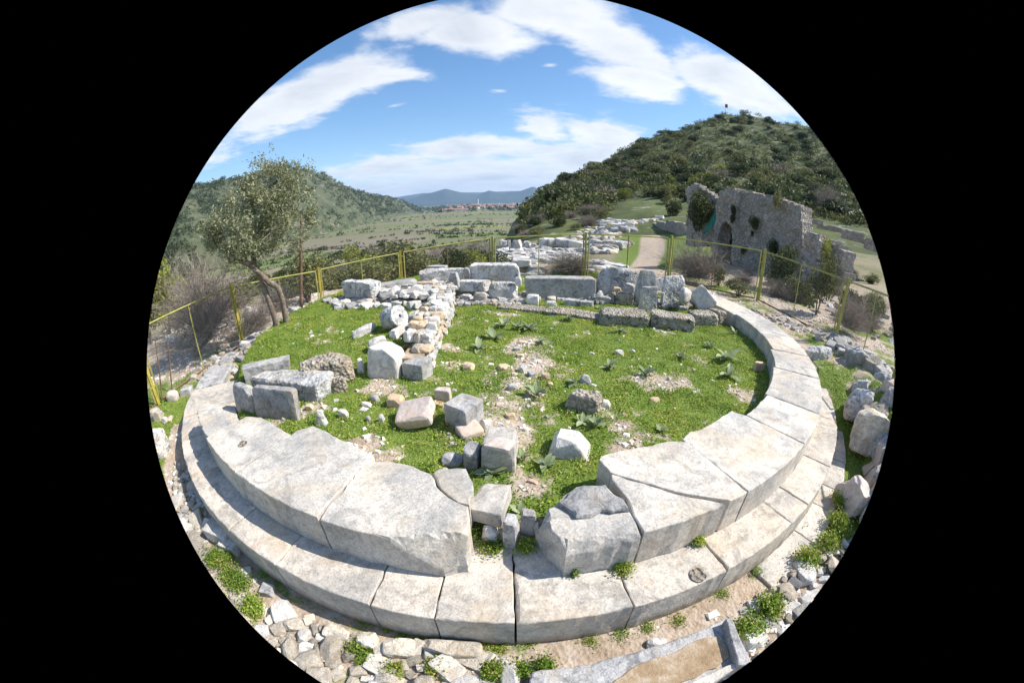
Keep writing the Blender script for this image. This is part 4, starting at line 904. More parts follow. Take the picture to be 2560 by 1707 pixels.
scatter([(6.15, 6.3), (6.75, 6.6), (7.0, 5.2), (6.9, 3.6), (6.3, 2.4), (5.6, 1.8), (5.2, 2.3), (5.75, 3.1), (6.2, 4.2), (6.2, 5.2)], (.12, .34), 'small rough rock on top of the right retaining bank', 'rock', 'rock', 'small rocks on the right retaining bank', 'lrg', seed=15, dens=1.1, maxn=110)
scatter([(5.0, 9.3), (5.5, 8.9), (6.4, 7.4), (6.5, 6.4), (5.9, 6.9), (5.5, 8.0)], (.08, .2), 'small stone on the soil between the right rim and the fence', 'stone', 'stone', 'small stones behind the right rim', 'rrg', seed=16, dens=.7, maxn=50)
scatter([(-6.0, 5.0), (-6.6, 5.2), (-6.9, 6.6), (-5.6, 8.2), (-5.0, 8.4), (-5.4, 7.2)], (.1, .26), 'loose stone on the ground outside the left rim near the olive', 'stone', 'stone', 'loose stones outside the left rim', 'rrwg', seed=17, dens=.75, maxn=60)
ringp = [(C0[0]+r*math.sin(RAD(t)), C0[1]-r*math.cos(RAD(t))) for r, t in ((5.25, -64), (5.3, -80), (5.3, -96), (5.3, -110), (6.0, -110), (6.0, -96), (5.9, -80), (5.9, -66))]
scatter(ringp, (.06, .2), 'loose stone on the ruined left rim between the slab cluster and the olive', 'stone', 'stone', 'stones on the ruined left rim', 'rrwg', seed=20, dens=.85, maxn=90, lift=.04)
scatter([(-5.7, 3.9), (-6.6, 4.0), (-6.5, 3.0), (-5.9, 2.3), (-5.3, 2.2)], (.09, .3), 'loose stone in the grass at the far left of the rim', 'stone', 'stone', 'loose stones at the far left', 'rwg', seed=18, dens=.5, maxn=26)
scatter([(-9.5, 7.2), (-11.5, 8.6), (-9, 10.4), (-7.2, 9.6), (-6.4, 8.8), (-7.4, 8.4)], (.14, .45), 'white stone in the line of rubble beyond the left path', 'stone', 'stone', 'rubble line beyond the left path', 'wrw', seed=19, dens=.8, maxn=60)
# small gravel everywhere the turf is thin
def chips(n, box, size, name, seed, fn):
    r_ = np.random.default_rng(seed); x = r_.uniform(box[0], box[1], n); y = r_.uniform(box[2], box[3], n); k = fn(x, y, r_); x, y = x[k], y[k]; m = len(x); z = zg(x, y)
    s = size[0]+(size[1]-size[0])*r_.random(m)**3
    o8 = np.array([[-1, -1, -.5], [1, -1, -.5], [1, 1, -.5], [-1, 1, -.5], [-.7, -.6, .5], [.6, -.7, .6], [.7, .6, .45], [-.6, .7, .6]])
    V = o8[None]*(1+r_.normal(size=(m, 8, 3))*.22)*s[:, None, None]*.5*np.stack([r_.uniform(.8, 1.5, m), r_.uniform(.6, 1, m), r_.uniform(.4, .9, m)], 1)[:, None]
    a = r_.uniform(0, 6.28, m); c, si = np.cos(a), np.sin(a); X = V[..., 0]*c[:, None]-V[..., 1]*si[:, None]; Y = V[..., 0]*si[:, None]+V[..., 1]*c[:, None]
    V = np.stack([X+x[:, None], Y+y[:, None], V[..., 2]+z[:, None]+s[:, None]*.12], -1).reshape(-1, 3)
    q = np.array([(0, 3, 2, 1), (4, 5, 6, 7), (0, 1, 5, 4), (1, 2, 6, 5), (2, 3, 7, 6), (3, 0, 4, 7)]); F = (np.arange(m)[:, None, None]*8+q[None]).reshape(-1, 4)
    o = mk(name, V, F, M['gravel']); return tag(o, kind='stuff')
m_, t_, b_ = mat('mixed_gravel', .9); g_ = tn(t_, 'ShaderNodeNewGeometry').outputs['Random Per Island']
t_.links.new(ramp(t_, g_, [(0, (.30, .27, .24)), (.3, (.62, .57, .50)), (.6, (.72, .68, .62)), (.9, (.54, .42, .32)), (1, (.45, .27, .18))]), b_.inputs['Base Color']); M['gravel'] = m_
def thin(x, y, r_): th, rho = theta_rho(x, y); return (r_.random(len(x)) < np.clip((.66-turf(x, y))*1.3, .02, .6)) & (rho < 4.9)
chips(52000, (-5.2, 4.8, 2.2, 12), (.012, .07), 'gravel', 5, thin)
def thin2(x, y, r_): th, rho = theta_rho(x, y); return (r_.random(len(x)) < np.clip((.5-turf(x, y))*1.2, .01, .5)) & (rho > 5.9) & ~((th > 22) & (th < 57) & (rho < 6.2)) & ((rho > 6.25) | (r_.random(len(x)) < .25))
chips(60000, (-8.5, 8.5, .2, 13.5), (.015, .10), 'gravel', 6, thin2)

# ------------------------------------------------------------------ fence
FP = [(-5.45, 1.7, -.62), (-6.42, 4.12, -.64), (-6.26, 6.88, -.62), (-5.45, 9.55, -.9), (-3.6, 11.45, -.83), (-.9, 12.37, -.58), (2.02, 12.13, -.38), (4.5, 11.34, -.24), (6.49, 9.24, -.14), (6.80, 6.24, -.2), (6.12, 3.86, -.08), (4.75, 1.4, -.1)]
fe = empty('wire_mesh_fence', (0, 0, 0), label='olive yellow metal frame fence with wire mesh encircling the round platform', cat='fence')
for i, (x, y, z) in enumerate(FP):
    mb = MB(); t = RAD(rng.normal()*1.2); mb.add(*boxv(-.03, .03, -.03, .03, -.4, 1.46)); mb.add(*boxv(-.033, .033, -.033, .033, 1.46, 1.468))
    o = mb.build('post', [M['fence_bright'] if i < 5 else M['fence']], fe); o.location = (x, y, z)
    n = FP[(i+1) % len(FP)]; o.rotation_euler = (t, RAD(rng.normal()*.8), math.atan2(n[1]-y, n[0]-x))
for i in range(len(FP)-1):
    a, b = np.array(FP[i]), np.array(FP[i+1]); t = b-a; L = np.linalg.norm(t[:2]); u = t/L; u2 = u.copy()
    s0, s1 = .085, L-.085; mid = (s0+s1)/2; up = np.array([0, 0, 1.])
    dz = (rng.normal()*.01); P = lambda s, h: a+u*s+up*(h+dz)
    mb = MB()
    for p, q, w_ in [(P(s0, .06), P(s0, 1.40), .028), (P(s1, .06), P(s1, 1.40), .028), (P(s0, 1.40), P(s1, 1.40), .028)]: mb.add(*bar(p, q, w_), 0)
    fr_ = mb.build('panel_frame', [M['fence']], fe)
    mb = MB(); mb.add(*bar(P(s0, .06), P(s1, .06), .028)); mb.build('bottom_rail', [M['rust']], fr_)
    mb = MB(); mb.add(*bar(P(mid, .07), P(mid, 1.39), .02)); mb.build('middle_bar', [M['rust'] if i in (4, 6, 7) else M['fence']], fr_)
    for s, h in ((.0, .35), (.0, 1.1), (L, .35), (L, 1.1)):
        mb = MB(); mb.add(*bar(P(s0 if s == 0 else s1, h), P(s, h), .018)); mb.build('bracket', [M['fence']], fr_)
    # diamond netting
    sp_ = .09; r = .0011; seg_ = []; Lh = s1-s0; Hh = 1.32
    for k in range(-int(Hh/sp_), int(Lh/sp_)+1):
        x0 = k*sp_
        for sg in (1, -1):
            p = [(x0, 0), (x0+Hh, Hh)] if sg > 0 else [(x0, Hh), (x0+Hh, 0)]
            (xa, ya), (xb, yb) = p; ta = max(0, (0-xa)/(xb-xa)); tb_ = min(1, (Lh-xa)/(xb-xa))
            if tb_ <= ta: continue
            seg_.append((P(s0+xa+(xb-xa)*ta, .07+ya+(yb-ya)*ta), P(s0+xa+(xb-xa)*tb_, .07+ya+(yb-ya)*tb_)))
    VV = []; FF = []
    nrm = np.array([-u[1], u[0], 0])
    for p, q in seg_:
        d_ = (q-p)/np.linalg.norm(q-p); e = np.cross(d_, nrm); b0 = len(VV)
        for c in (p, q):
            for k3 in range(3): an = k3*2.094; VV.append(c+(nrm*math.cos(an)+e*math.sin(an))*r)
        FF += [(b0, b0+1, b0+4, b0+3), (b0+1, b0+2, b0+5, b0+4), (b0+2, b0, b0+3, b0+5)]
    mk('wire_mesh', np.array(VV), np.array(FF), M['wire'], fr_)

# ------------------------------------------------------------------ plants
def blobs(n, R=(.35, .6), flat=.8, seed=0):
    r_ = np.random.default_rng(seed); c = r_.normal(size=(n, 3)); c /= np.linalg.norm(c, axis=1, keepdims=True); c *= r_.uniform(.15, .62, (n, 1)); c[:, 2] *= flat; return c, r_.uniform(*R, n)
def crown(n, lsize, seed, nb=9, flat=.8, shell=.55, gaps=.0, R=(.3, .55)):
    global rng
    rng = np.random.default_rng(seed); c, R = blobs(nb, R, flat, seed); w_ = R**2/np.sum(R**2); k = rng.choice(nb, n, p=w_)
    d = rdir(n); rad = R[k]*(shell+(1-shell)*rng.random(n)**.5); P = c[k]+d*rad[:, None]*np.array([1, 1, flat])
    if gaps:
        keep = fbm(P*3.1, 1, 2, seed) > -gaps; P = P[keep]
    m = len(P); U, Vv = leaf_dirs(m, .15); s = lsize*rng.uniform(.6, 1.35, m); return quads(P, s, s*rng.uniform(.35, .7, m), U, Vv)
def twigs(n, seed, up=.6, ln=(.4, 1.0), w=.006, forks=3):
    r_ = np.random.default_rng(seed); VV = []; FF = []; b = 0
    for i in range(n):
        d = r_.normal(size=3); d[2] = abs(d[2])+up; d /= np.linalg.norm(d); L = r_.uniform(*ln); p = np.zeros(3)+r_.normal(size=3)*[.12, .12, 0]; k = 5; pts = [p]
        for j in range(k): d = d+r_.normal(size=3)*.22; d /= np.linalg.norm(d); p = p+d*L/k; pts.append(p.copy())
        st = [pts]
        for f in range(forks):
            j = r_.integers(1, k); q = pts[j]; dd = d+r_.normal(size=3)*.7; dd /= np.linalg.norm(dd); st.append([q, q+dd*L*.2, q+dd*L*.33+r_.normal(size=3)*.03])
        for si, pp in enumerate(st):
            pp = np.array(pp); m = len(pp); ww = np.linspace(w*(1 if si == 0 else .6), w*.3, m); e = r_.normal(size=3); T = pp[-1]-pp[0]; e = np.cross(T, e); e /= np.linalg.norm(e)+1e-9; e2 = np.cross(T, e); e2 /= np.linalg.norm(e2)+1e-9
            for j in range(m): VV += [pp[j]+e*ww[j], pp[j]-e*.5*ww[j]+e2*.87*ww[j], pp[j]-e*.5*ww[j]-e2*.87*ww[j]]
            for j in range(m-1):
                a = b+j*3; FF += [(a, a+1, a+4, a+3), (a+1, a+2, a+5, a+4), (a+2, a, a+3, a+5)]
            b += m*3
    return np.array(VV), np.array(FF)
def nlink(name, V, F, m): return mk(name, V, F, m, link=False).data
far_ever = [nlink('shrub', *crown(1000, .085, 40+i, 9), M['evergreen']) for i in range(5)]
far_scrub = [nlink('shrub', *crown(900, .08, 60+i, 9, gaps=.3), M['scrub']) for i in range(4)]
far_yell = [nlink('shrub', *crown(800, .08, 80+i, 8), M['yellowgreen']) for i in range(2)]
far_bare = []
for i in range(3):
    V, F = twigs(60, 90+i, .5, (.8, 1.5), .022, 4); V[:, 2] -= .6; far_bare.append(nlink('shrub', V, F, M['twig']))
near_ever = [nlink('foliage', *crown(3200, .055, 140+i, 12), M['evergreen']) for i in range(3)]
near_scrub = [nlink('foliage', *crown(2600, .05, 160+i, 12, gaps=.25), M['scrub']) for i in range(3)]
near_yell = [nlink('foliage', *crown(2400, .045, 180+i, 10, gaps=.2), M['yellowgreen']) for i in range(2)]
near_bare = []
for i in range(3):
    V, F = twigs(340, 190+i, .55, (.6, 1.45), .0055, 7); V[:, 2] -= .55; near_bare.append(nlink('twigs', V, F, M['twig']))
def zroot(x, y): return g1(x, y)
def plant(kind, p_base, r, wpx, hpx, label, name='shrub', cat='shrub', group=None, seed=0, lowpoly=False, dz=0):
    """p_base: where the plant meets the ground, in photograph pixels, at ground distance r; size from its apparent size"""
    hr = hit(p_base); r = min(max(hr, r*.85), r*1.7) if hr else r; B = vis(p_base, r); zb = zroot(B[0], B[1])+dz; dist = math.hypot(r, zb-H); w_ = wpx/979*dist; h_ = hpx/979*dist
    low = dict(e=far_ever, s=far_scrub, y=far_yell, b=far_bare); hi = dict(e=near_ever, s=near_scrub, y=near_yell, b=near_bare)
    me = (low if lowpoly else hi)[kind]; me = me[seed % len(me)]
    sc = (w_/1.7, w_/1.7, h_/1.5)
    if lowpoly: return inst(name, me, (B[0], B[1], zb+h_*.5), (0, 0, seed*1.7), sc, label, cat, group)
    t = empty(name, (B[0], B[1], zb), seed*1.7, label=label, cat=cat, group=group)
    o = inst('branches' if kind == 'b' else 'foliage', me, (0, 0, h_*.5), (0, 0, 0), sc, None, None, None, t)
    if kind != 'b':
        mb = MB()
        for k in range(4):
            a = k*1.6+seed; mb.add(*tube([(0, 0, -.1), (math.cos(a)*w_*.08, math.sin(a)*w_*.08, h_*.25), (math.cos(a)*w_*.2, math.sin(a)*w_*.2, h_*.6)], [w_*.022, w_*.016, w_*.006], 5))
        mb.build('stem', [M['bark']], t)
    return t
PL = [('y', (808, 625), 46, 62, 66, 'bright yellow green round tree in the valley beyond the left fence', 'tree', 'tree'),
      ('e', (590, 672), 30, 78, 56, 'very dark round evergreen bush behind the olive trunk', 'shrub', 'shrub'),
      ('e', (655, 650), 34, 62, 34, 'dark evergreen bush right of the olive trunk', 'shrub', 'shrub'),
      ('s', (712, 716), 15, 128, 122, 'large grey green bush behind the wooden pole', 'shrub', 'shrub'),
      ('b', (640, 720), 13, 90, 60, 'low bare brown bush between the olive trunk and the pole', 'shrub', 'shrub'),
      ('b', (485, 790), 13, 190, 185, 'tall bare purplish bush between the left fence posts', 'shrub', 'shrub'),
      ('b', (590, 770), 11.5, 110, 66, 'bare brown thicket at the foot of the olive', 'shrub', 'shrub'),
      ('y', (392, 780), 12.5, 130, 170, 'yellow green loose tree at the far left edge', 'tree', 'tree'),
      ('s', (350, 800), 9.5, 90, 190, 'grey green hanging shrub at the extreme left edge', 'shrub', 'shrub'),
      ('s', (970, 655), 22, 110, 66, 'dark scrubby bush behind the fence left of centre', 'shrub', 'shrub'),
      ('s', (860, 660), 20, 120, 70, 'olive green bush behind the fence post left of the block wall', 'shrub', 'shrub'),
      ('e', (1045, 640), 19, 80, 60, 'dark evergreen bush behind the corner blocks', 'shrub', 'shrub'),
      ('s', (920, 625), 30, 90, 44, 'pale scrubby bush above the left back fence rail', 'shrub', 'shrub'),
      ('b', (1310, 632), 14.5, 110, 58, 'bare twiggy bush just outside the fence at the stone field', 'shrub', 'shrub'),
      ('b', (1600, 648), 14.5, 130, 100, 'large bare reddish bush in front of the arched ruin', 'shrub', 'shrub'),
      ('s', (1648, 668), 15, 46, 50, 'yellowish green bush beside the arched doorway', 'shrub', 'shrub'),
      ('s', (1695, 675), 13.5, 74, 44, 'low green bush behind the right fence panel', 'shrub', 'shrub'),
      ('e', (1785, 690), 17, 90, 105, 'dark shrub against the right half of the ruined wall', 'shrub', 'shrub'),
      ('s', (1872, 730), 13.5, 84, 140, 'tall grey green bush at the right fence post', 'shrub', 'shrub'),
      ('b', (1945, 770), 12, 100, 90, 'bare dry bush outside the rightmost fence panel', 'shrub', 'shrub'),
      ('s', (1995, 760), 14, 80, 80, 'dull green bush at the far right edge', 'shrub', 'shrub'),
      ('e', (1545, 498), 62, 44, 40, 'dark leafy tree on the bright turf by the path end', 'tree', 'tree'),
      ('e', (1858, 472), 62, 40, 42, 'dark round tree alone on the right slope', 'tree', 'tree'),
      ('b', (1897, 482), 62, 62, 60, 'bare round tree right of the dark one on the slope', 'tree', 'tree'),
      ('y', (1432, 490), 85, 46, 34, 'bright green bush at the foot of the right hill', 'shrub', 'shrub')]
for i, (k, p, r, w_, h_, lb, nm, ct) in enumerate(PL): plant(k, fS(*p), r, w_*1.0884, h_*1.0884, lb, nm, ct, seed=i)
# thickets behind the fence on the slope and at the hill foot
def thicket(n, azr, rr, wr, kinds, label, group, seed, hf=.75, lowpoly=True, name='shrub', cat='shrub'):
    r_ = np.random.default_rng(seed); low = dict(e=far_ever, s=far_scrub, y=far_yell, b=far_bare)
    for i in range(n):
        a = RAD(r_.uniform(*azr)); r = math.exp(r_.uniform(math.log(rr[0]), math.log(rr[1]))); x, y = r*math.sin(a), r*math.cos(a); z = g1(x, y); w_ = r_.uniform(*wr)
        k = kinds[r_.integers(len(kinds))]; me = (low if r > 60 else dict(e=near_ever, s=near_scrub, y=near_yell, b=near_bare))[k]; me = me[r_.integers(len(me))]
        later('shrub', k, name, me, (x, y, z+w_*hf*.35), (0, 0, r_.uniform(0, 6.28)), (w_*.6, w_*.6, w_*hf*r_.uniform(.5, .75)), label, cat, group)
thicket(70, (-30, -4), (18, 75), (1.6, 3.6), 'essssbby', 'scrubby shrub on the slope beyond the back fence', 'shrubs on the slope beyond the fence', 31)
thicket(26, (-52, -30), (18, 60), (1.6, 3.4), 'sbbbesy', 'shrub on the valley slope left of the olive', 'shrubs on the left slope', 32)
thicket(56, (-.5, 13), (42, 90), (1.0, 2.6), 'eesssyb', 'mixed green shrub at the foot of the right hill', 'shrubs at the foot of the right hill', 33)
thicket(22, (13, 30), (75, 110), (2.5, 4.5), 'eesyyb', 'shrub on the lower right hill above the path', 'shrubs above the path', 34)
thicket(34, (36, 57), (11.5, 32), (.5, 1.5), 'sbbse', 'dry scrub bush on the slope outside the right fence', 'bushes outside the right fence', 37)
thicket(12, (24, 42), (13, 19), (.5, 1.1), 'sbs', 'low bush on the ground before the arched ruin', 'bushes before the ruin', 38)
# right hill: every rounded evergreen that can be told apart
hb = np.random.default_rng(35); cnt = 0
while cnt < 340:
    a = hb.uniform(2.5, 58); rRk = np.interp(a, [-5, 0, 5, 15, 28, 40, 60], [75, 90, 115, 190, 270, 250, 240]); r = hb.uniform(62, rRk*1.02)
    x, y = r*math.sin(RAD(a)), r*math.cos(RAD(a))
    if fbm([(x, y)], .02, 2, 8)[0] < -.28: continue
    k = 'eeeeessb'[hb.integers(8)]; low = dict(e=far_ever, s=far_scrub, b=far_bare)[k]; w_ = hb.uniform(3.0, 7.0)*(.75+.25*r/200)
    later('shrub', k, 'shrub', low[hb.integers(len(low))], (x, y, g1(x, y)+w_*.25), (0, 0, hb.uniform(0, 6.28)), (w_*.6, w_*.6, w_*hb.uniform(.36, .52)), 'rounded shrub dotted on the right hillside', 'shrub', 'rounded shrubs on the right hillside'); cnt += 1
flush('shrub', 300, 'hillside_shrubs')
def clumpfield(n, fn, size, leaves, lsz, name, m, seed, hf=.7, label=None):
    global rng
    rng = np.random.default_rng(seed); pts = fn(rng, n); k = len(pts); z = zg(pts[:, 0], pts[:, 1]); s = rng.uniform(*size, k)*(.6+.8*rng.random(k)**2)
    d = rdir(k*leaves); rad = rng.random(k*leaves)**.4; P = d*rad[:, None]; P = P*np.repeat(s, leaves)[:, None]*np.array([1, 1, hf]); P += np.repeat(np.c_[pts, z+s*hf*.45], leaves, axis=0)
    U, Vv = leaf_dirs(k*leaves, .2); ls = np.repeat(s, leaves)*lsz*rng.uniform(.6, 1.4, k*leaves); V, F = quads(P, ls, ls*.6, U, Vv); o = mk(name, V, F, m); return tag(o, kind='stuff')
def f_hill(r_, n):
    a = r_.uniform(-2, 62, n); rk = np.interp(a, [-5, 0, 5, 15, 28, 40, 60], [75, 90, 115, 190, 270, 250, 240]); a = np.where(a < .5, a+8, a); r = 60+(rk*1.03-60)*r_.random(n)**.9; a = np.where((r < 75) & (a < 32) & (a > 13), a+25, a); return np.c_[r*np.sin(np.radians(a)), r*np.cos(np.radians(a))]
clumpfield(3000, f_hill, (.6, 1.9), 64, .15, 'hillside_scrub', M['scrub'], 36)
clumpfield(1700, f_hill, (.9, 2.6), 70, .15, 'hillside_scrub', M['evergreen'], 37)
def f_left(r_, n):
    a = r_.uniform(-62, -14.2, n); rb = np.interp(a, B_AZ, B_R); r = rb*1.0+r_.random(n)*np.interp(a, [-60, -34, -14], [345, 440, 270]); P = np.c_[r*np.sin(np.radians(a)), r*np.cos(np.radians(a))]
    k = fbm(P, .012, 3, 44)+r_.normal(size=n)*.18 > -.12; return P[k]
clumpfield(4600, f_left, (3, 7.5), 34, .22, 'hillside_woodland', M['evergreen'], 38)
clumpfield(2600, f_left, (2.5, 6), 30, .22, 'hillside_woodland', M['evergreen'], 39)
def f_plain(r_, n):
    a = r_.uniform(-48, 3, n); r = np.exp(r_.uniform(math.log(240), math.log(2600), n)); P = np.c_[r*np.sin(np.radians(a)), r*np.cos(np.radians(a))]
    k = (fbm(P, .006, 3, 46) > .10) & (zg(P[:, 0], P[:, 1]) < PLAIN+3); return P[k]
clumpfield(1500, f_plain, (1.5, 4.0), 16, .32, 'valley_hedges', M['scrub'], 40)
def f_hedge(r_, n):
    P = []
    for k in range(26):
        a = RAD(r_.uniform(-44, 1)); r = math.exp(r_.uniform(math.log(280), math.log(1700))); c = np.array([r*math.sin(a), r*math.cos(a)]); t = r_.normal()*.35; d = np.array([math.cos(t), math.sin(t)]); L = r_.uniform(.15, .5)*r
        P.append(c+d*r_.uniform(-L, L, (n//26, 1))+r_.normal(size=(n//26, 2))*1.5)
    P = np.concatenate(P); return P[zg(P[:, 0], P[:, 1]) < PLAIN+3]
clumpfield(2200, f_hedge, (1.5, 4.0), 18, .3, 'valley_hedges', M['evergreen'], 42)
def f_town(r_, n):
    a = r_.uniform(-15, 3.5, n); r = r_.uniform(1500, 3600, n); return np.c_[r*np.sin(np.radians(a)), r*np.cos(np.radians(a))]
clumpfield(420, f_town, (8, 17), 18, .32, 'valley_trees', M['evergreen'], 41)
# grass hummocks hanging over the slope foot
# ------------------------------------------------------------------ town
hs_ = []
for w_, d_, h_ in ((16, 11, 6.5), (13, 10, 8.5), (24, 12, 6)):
    mb = MB(); mb.add(*boxv(-w_/2, w_/2, -d_/2, d_/2, -2, h_), 0)
    e = 1.0; V = [(-w_/2-e, -d_/2-e, h_), (w_/2+e, -d_/2-e, h_), (w_/2+e, d_/2+e, h_), (-w_/2-e, d_/2+e, h_), (-w_/2+d_*.35, 0, h_+3.2), (w_/2-d_*.35, 0, h_+3.2)]
    mb.add(V, [(0, 1, 5, 4), (1, 2, 5), (2, 3, 4, 5), (3, 0, 4), (0, 3, 2, 1)], 1)
    for k in range(3):
        for z0 in (1, 4.4) if h_ > 7 else (1.6,): x = -w_/2+w_*(k+.5)/3; mb.add([(x-.8, -d_/2-.05, z0), (x+.8, -d_/2-.05, z0), (x+.8, -d_/2-.05, z0+1.6), (x-.8, -d_/2-.05, z0+1.6)], [(0, 1, 2, 3)], 2)
    o = mb.build('house', [M['plaster'], M['roof'], M['rust']]); hs_.append(o.data); bpy.data.objects.remove(o)
ht = np.random.default_rng(50)
for i in range(190):
    a = ht.normal(-3.3, 3.6) if i % 3 else ht.uniform(-11, 2.4); a = min(a, 2.6); r = ht.uniform(1900, 3900); x, y = r*math.sin(RAD(a)), r*math.cos(RAD(a)); s = ht.uniform(.9, 1.5)*(r/2600)**.5
    inst('house', hs_[ht.integers(3)], (x, y, g1(x, y)), (0, 0, ht.uniform(-.6, .6)), (s, s, s), 'small pale house with a red tiled roof in the distant town', 'house', 'houses of the distant town')
mb = MB(); mb.add(*boxv(-70, 70, -9, 9, -1, 6), 0); mb.add([(-71, -10, 6), (71, -10, 6), (71, 10, 6), (-71, 10, 6), (-71, 0, 9.5), (71, 0, 9.5)], [(0, 1, 5, 4), (2, 3, 4, 5), (1, 2, 5), (3, 0, 4)], 1)
o = mb.build('long_shed', [M['white'], M['roof']]); p = vis(fS(1043, 480), 1750); o.location = (p[0], p[1], PLAIN); tag(o, 'long low white shed with a red roof left of the distant town', 'shed')
mb = MB(); mb.add(*tube([(0, 0, 0), (0, 0, 34)], [2.4, 2.0], 10), 0); mb.add(*tube([(0, 0, 26), (0, 0, 27.5)], [3.6, 3.6], 12), 0); mb.add(*tube([(0, 0, 34), (0, 0, 46)], [2.3, .1], 10), 1)
o = mb.build('minaret', [M['white'], M['wire']]); p = vis(fS(1096, 470), 2700); o.location = (p[0], p[1], PLAIN); o.scale = (1.3, 1.3, 1.6); tag(o, 'thin white minaret above the distant town roofs', 'minaret')

# ------------------------------------------------------------------ olive tree with twisted double trunk
def pxline(f, pts, r0, r1, n):
    k = len(pts); return smoothline([vis(f(*p), r0+(r1-r0)*i/(k-1)) for i, p in enumerate(pts)], n)
ot = empty('olive_tree', tuple(vis(fM(1600, 1530), 8.42)), label='leaning olive tree with twisted double trunk and silvery crown by the left fence', cat='tree'); ob = np.array(ot.location)
def wobble(P, R, k=12, seed=0):
    V, F = tube(P-ob, R, k); V = np.array(V); V += (fbm(V, 9, 3, seed)*.035+fbm(V*np.array([1, 1, .25]), 16, 2, seed+3)*.02)[:, None]*np.random.default_rng(seed).normal(size=3); return V, F
mb = MB()
tA = pxline(fM, [(1650, 1500), (1650, 1330), (1610, 1120), (1540, 930), (1440, 860), (1350, 790), (1250, 700), (1160, 620), (1060, 585), (990, 580), (965, 520), (985, 420), (990, 300), (1000, 160)], 8.42, 8.1, 60)
mb.add(*wobble(tA, np.interp(np.linspace(0, 1, 60), [0, .1, .4, .6, .7, 1], [.09, .062, .06, .052, .04, .02]), 12, 1))
tB_ = pxline(fM, [(1560, 1540), (1510, 1330), (1440, 1130), (1380, 980), (1340, 860), (1290, 740), (1250, 640), (1215, 540), (1210, 420), (1260, 350), (1310, 280), (1310, 180), (1290, 60)], 8.40, 8.5, 60)
mb.add(*wobble(tB_, np.interp(np.linspace(0, 1, 60), [0, .1, .5, .7, 1], [.095, .062, .055, .042, .022]), 12, 2))
mb.add(*wobble(smoothline([vis(fM(1700, 1545), 8.4), vis(fM(1600, 1500), 8.42), vis(fM(1510, 1560), 8.36)], 8), .1, 8, 3))
mb.build('trunk', [M['bark']], ot, True)
mb = MB(); rl = np.random.default_rng(12)
LB_ = [((620, 470), 7.9), ((520, 520), 7.8), ((560, 450), 8.7), ((640, 410), 8.6), ((690, 470), 8.9), ((600, 560), 7.6), ((500, 590), 8.2), ((660, 520), 8.3), ((700, 520), 8.6)]
for p, r in LB_:
    e = vis(fS(*p), r); s = (tA[45] if p[0] < 600 else tB_[50]); m_ = (s+e)/2+rl.normal(size=3)*.12; mb.add(*tube(smoothline([s-ob, m_-ob, e-ob], 10), np.linspace(.03, .006, 10), 6))
mb.build('limb', [M['bark']], ot, True)
# silvery crown: leaf clumps around limb ends
CB = [(640, 420, 8.5, 60), (690, 470, 8.9, 45), (590, 440, 8.2, 58), (550, 480, 8.0, 55), (510, 520, 8.0, 48), (620, 500, 8.1, 62), (560, 550, 7.9, 52), (500, 580, 8.2, 36), (670, 530, 8.5, 44), (600, 560, 8.4, 45), (650, 460, 8.0, 50), (480, 540, 8.4, 30), (530, 600, 8.0, 30), (710, 510, 8.8, 28), (660, 400, 8.9, 30), (625, 400, 8.2, 32), (575, 590, 8.2, 30)]
rng = np.random.default_rng(77); Ps = []
for x, y, r, rad in CB:
    c = vis(fS(x, y), r); R = rad*1.0884/979*r*1.05; n = int(2100*(R/.5)**2); sub = c+rdir(14)*R*rng.uniform(.35, 1.0, (14, 1)); k = rng.integers(0, 14, n); Ps.append(sub[k]+rng.normal(size=(n, 3))*R*.17)
P = np.concatenate(Ps)-ob; P = P[fbm(P, 3.2, 2, 5) > -.22]; m = len(P); U, Vv = leaf_dirs(m, .1); s = rng.uniform(.024, .048, m); V, F = quads(P, s, s*.30, U, Vv); mk('crown', V, F, M['olive'], ot)
# dead-looking crooked olive further left
dt = empty('crooked_tree', tuple(vis(fS(455, 842), 9.6)), label='small crooked bare tree with forked trunk left of the yellow fence post', cat='tree'); ob = np.array(dt.location); mb = MB()
for pts, R in [([(458, 845), (452, 815), (445, 795), (460, 775), (475, 755), (470, 720)], .06), ([(452, 815), (478, 790), (490, 765), (500, 740), (520, 700)], .05), ([(460, 775), (440, 755), (420, 740)], .03), ([(490, 765), (515, 760), (530, 745)], .025)]:
    P = pxline(fS, pts, 9.6, 9.7, 24); mb.add(*wobble(P, np.linspace(R, R*.3, 24), 8, 5))
mb.build('trunk', [M['bark']], dt, True)
V, F = twigs(150, 777, .5, (.5, 1.3), .005, 7); o = mk('branches', V, F, M['twig'], dt); o.location = vis(fS(478, 770), 9.65)-ob
# poles
mb = MB(); b0 = vis(fS(693, 712), 11.6); t0 = vis(fS(690, 498), 11.6); mb.add(*tube(smoothline([b0-b0, (t0-b0)*.5+np.array([.02, 0, 0]), t0-b0], 10), np.linspace(.055, .032, 10), 8))
o = mb.build('wooden_pole', [M['wood']], None, True); o.location = b0; tag(o, 'tall bare wooden pole standing behind the fence right of the olive', 'pole')
for i, (b_, t_, r, lb) in enumerate([((376, 925), (358, 790), 7.6, 'dark leaning stick at the far left fence, nearest the edge'), ((398, 905), (384, 770), 7.9, 'dark stick right of the leaning one at the far left')]):
    b0, t0 = vis(fS(*b_), r), vis(fS(*t_), r); mb = MB(); mb.add(*tube([b0-b0, (t0-b0)*.5+[.02, .01, 0], t0-b0], [.018, .014, .01], 6)); o = mb.build('stick', [M['wood']]); o.location = b0; tag(o, lb, 'stick')
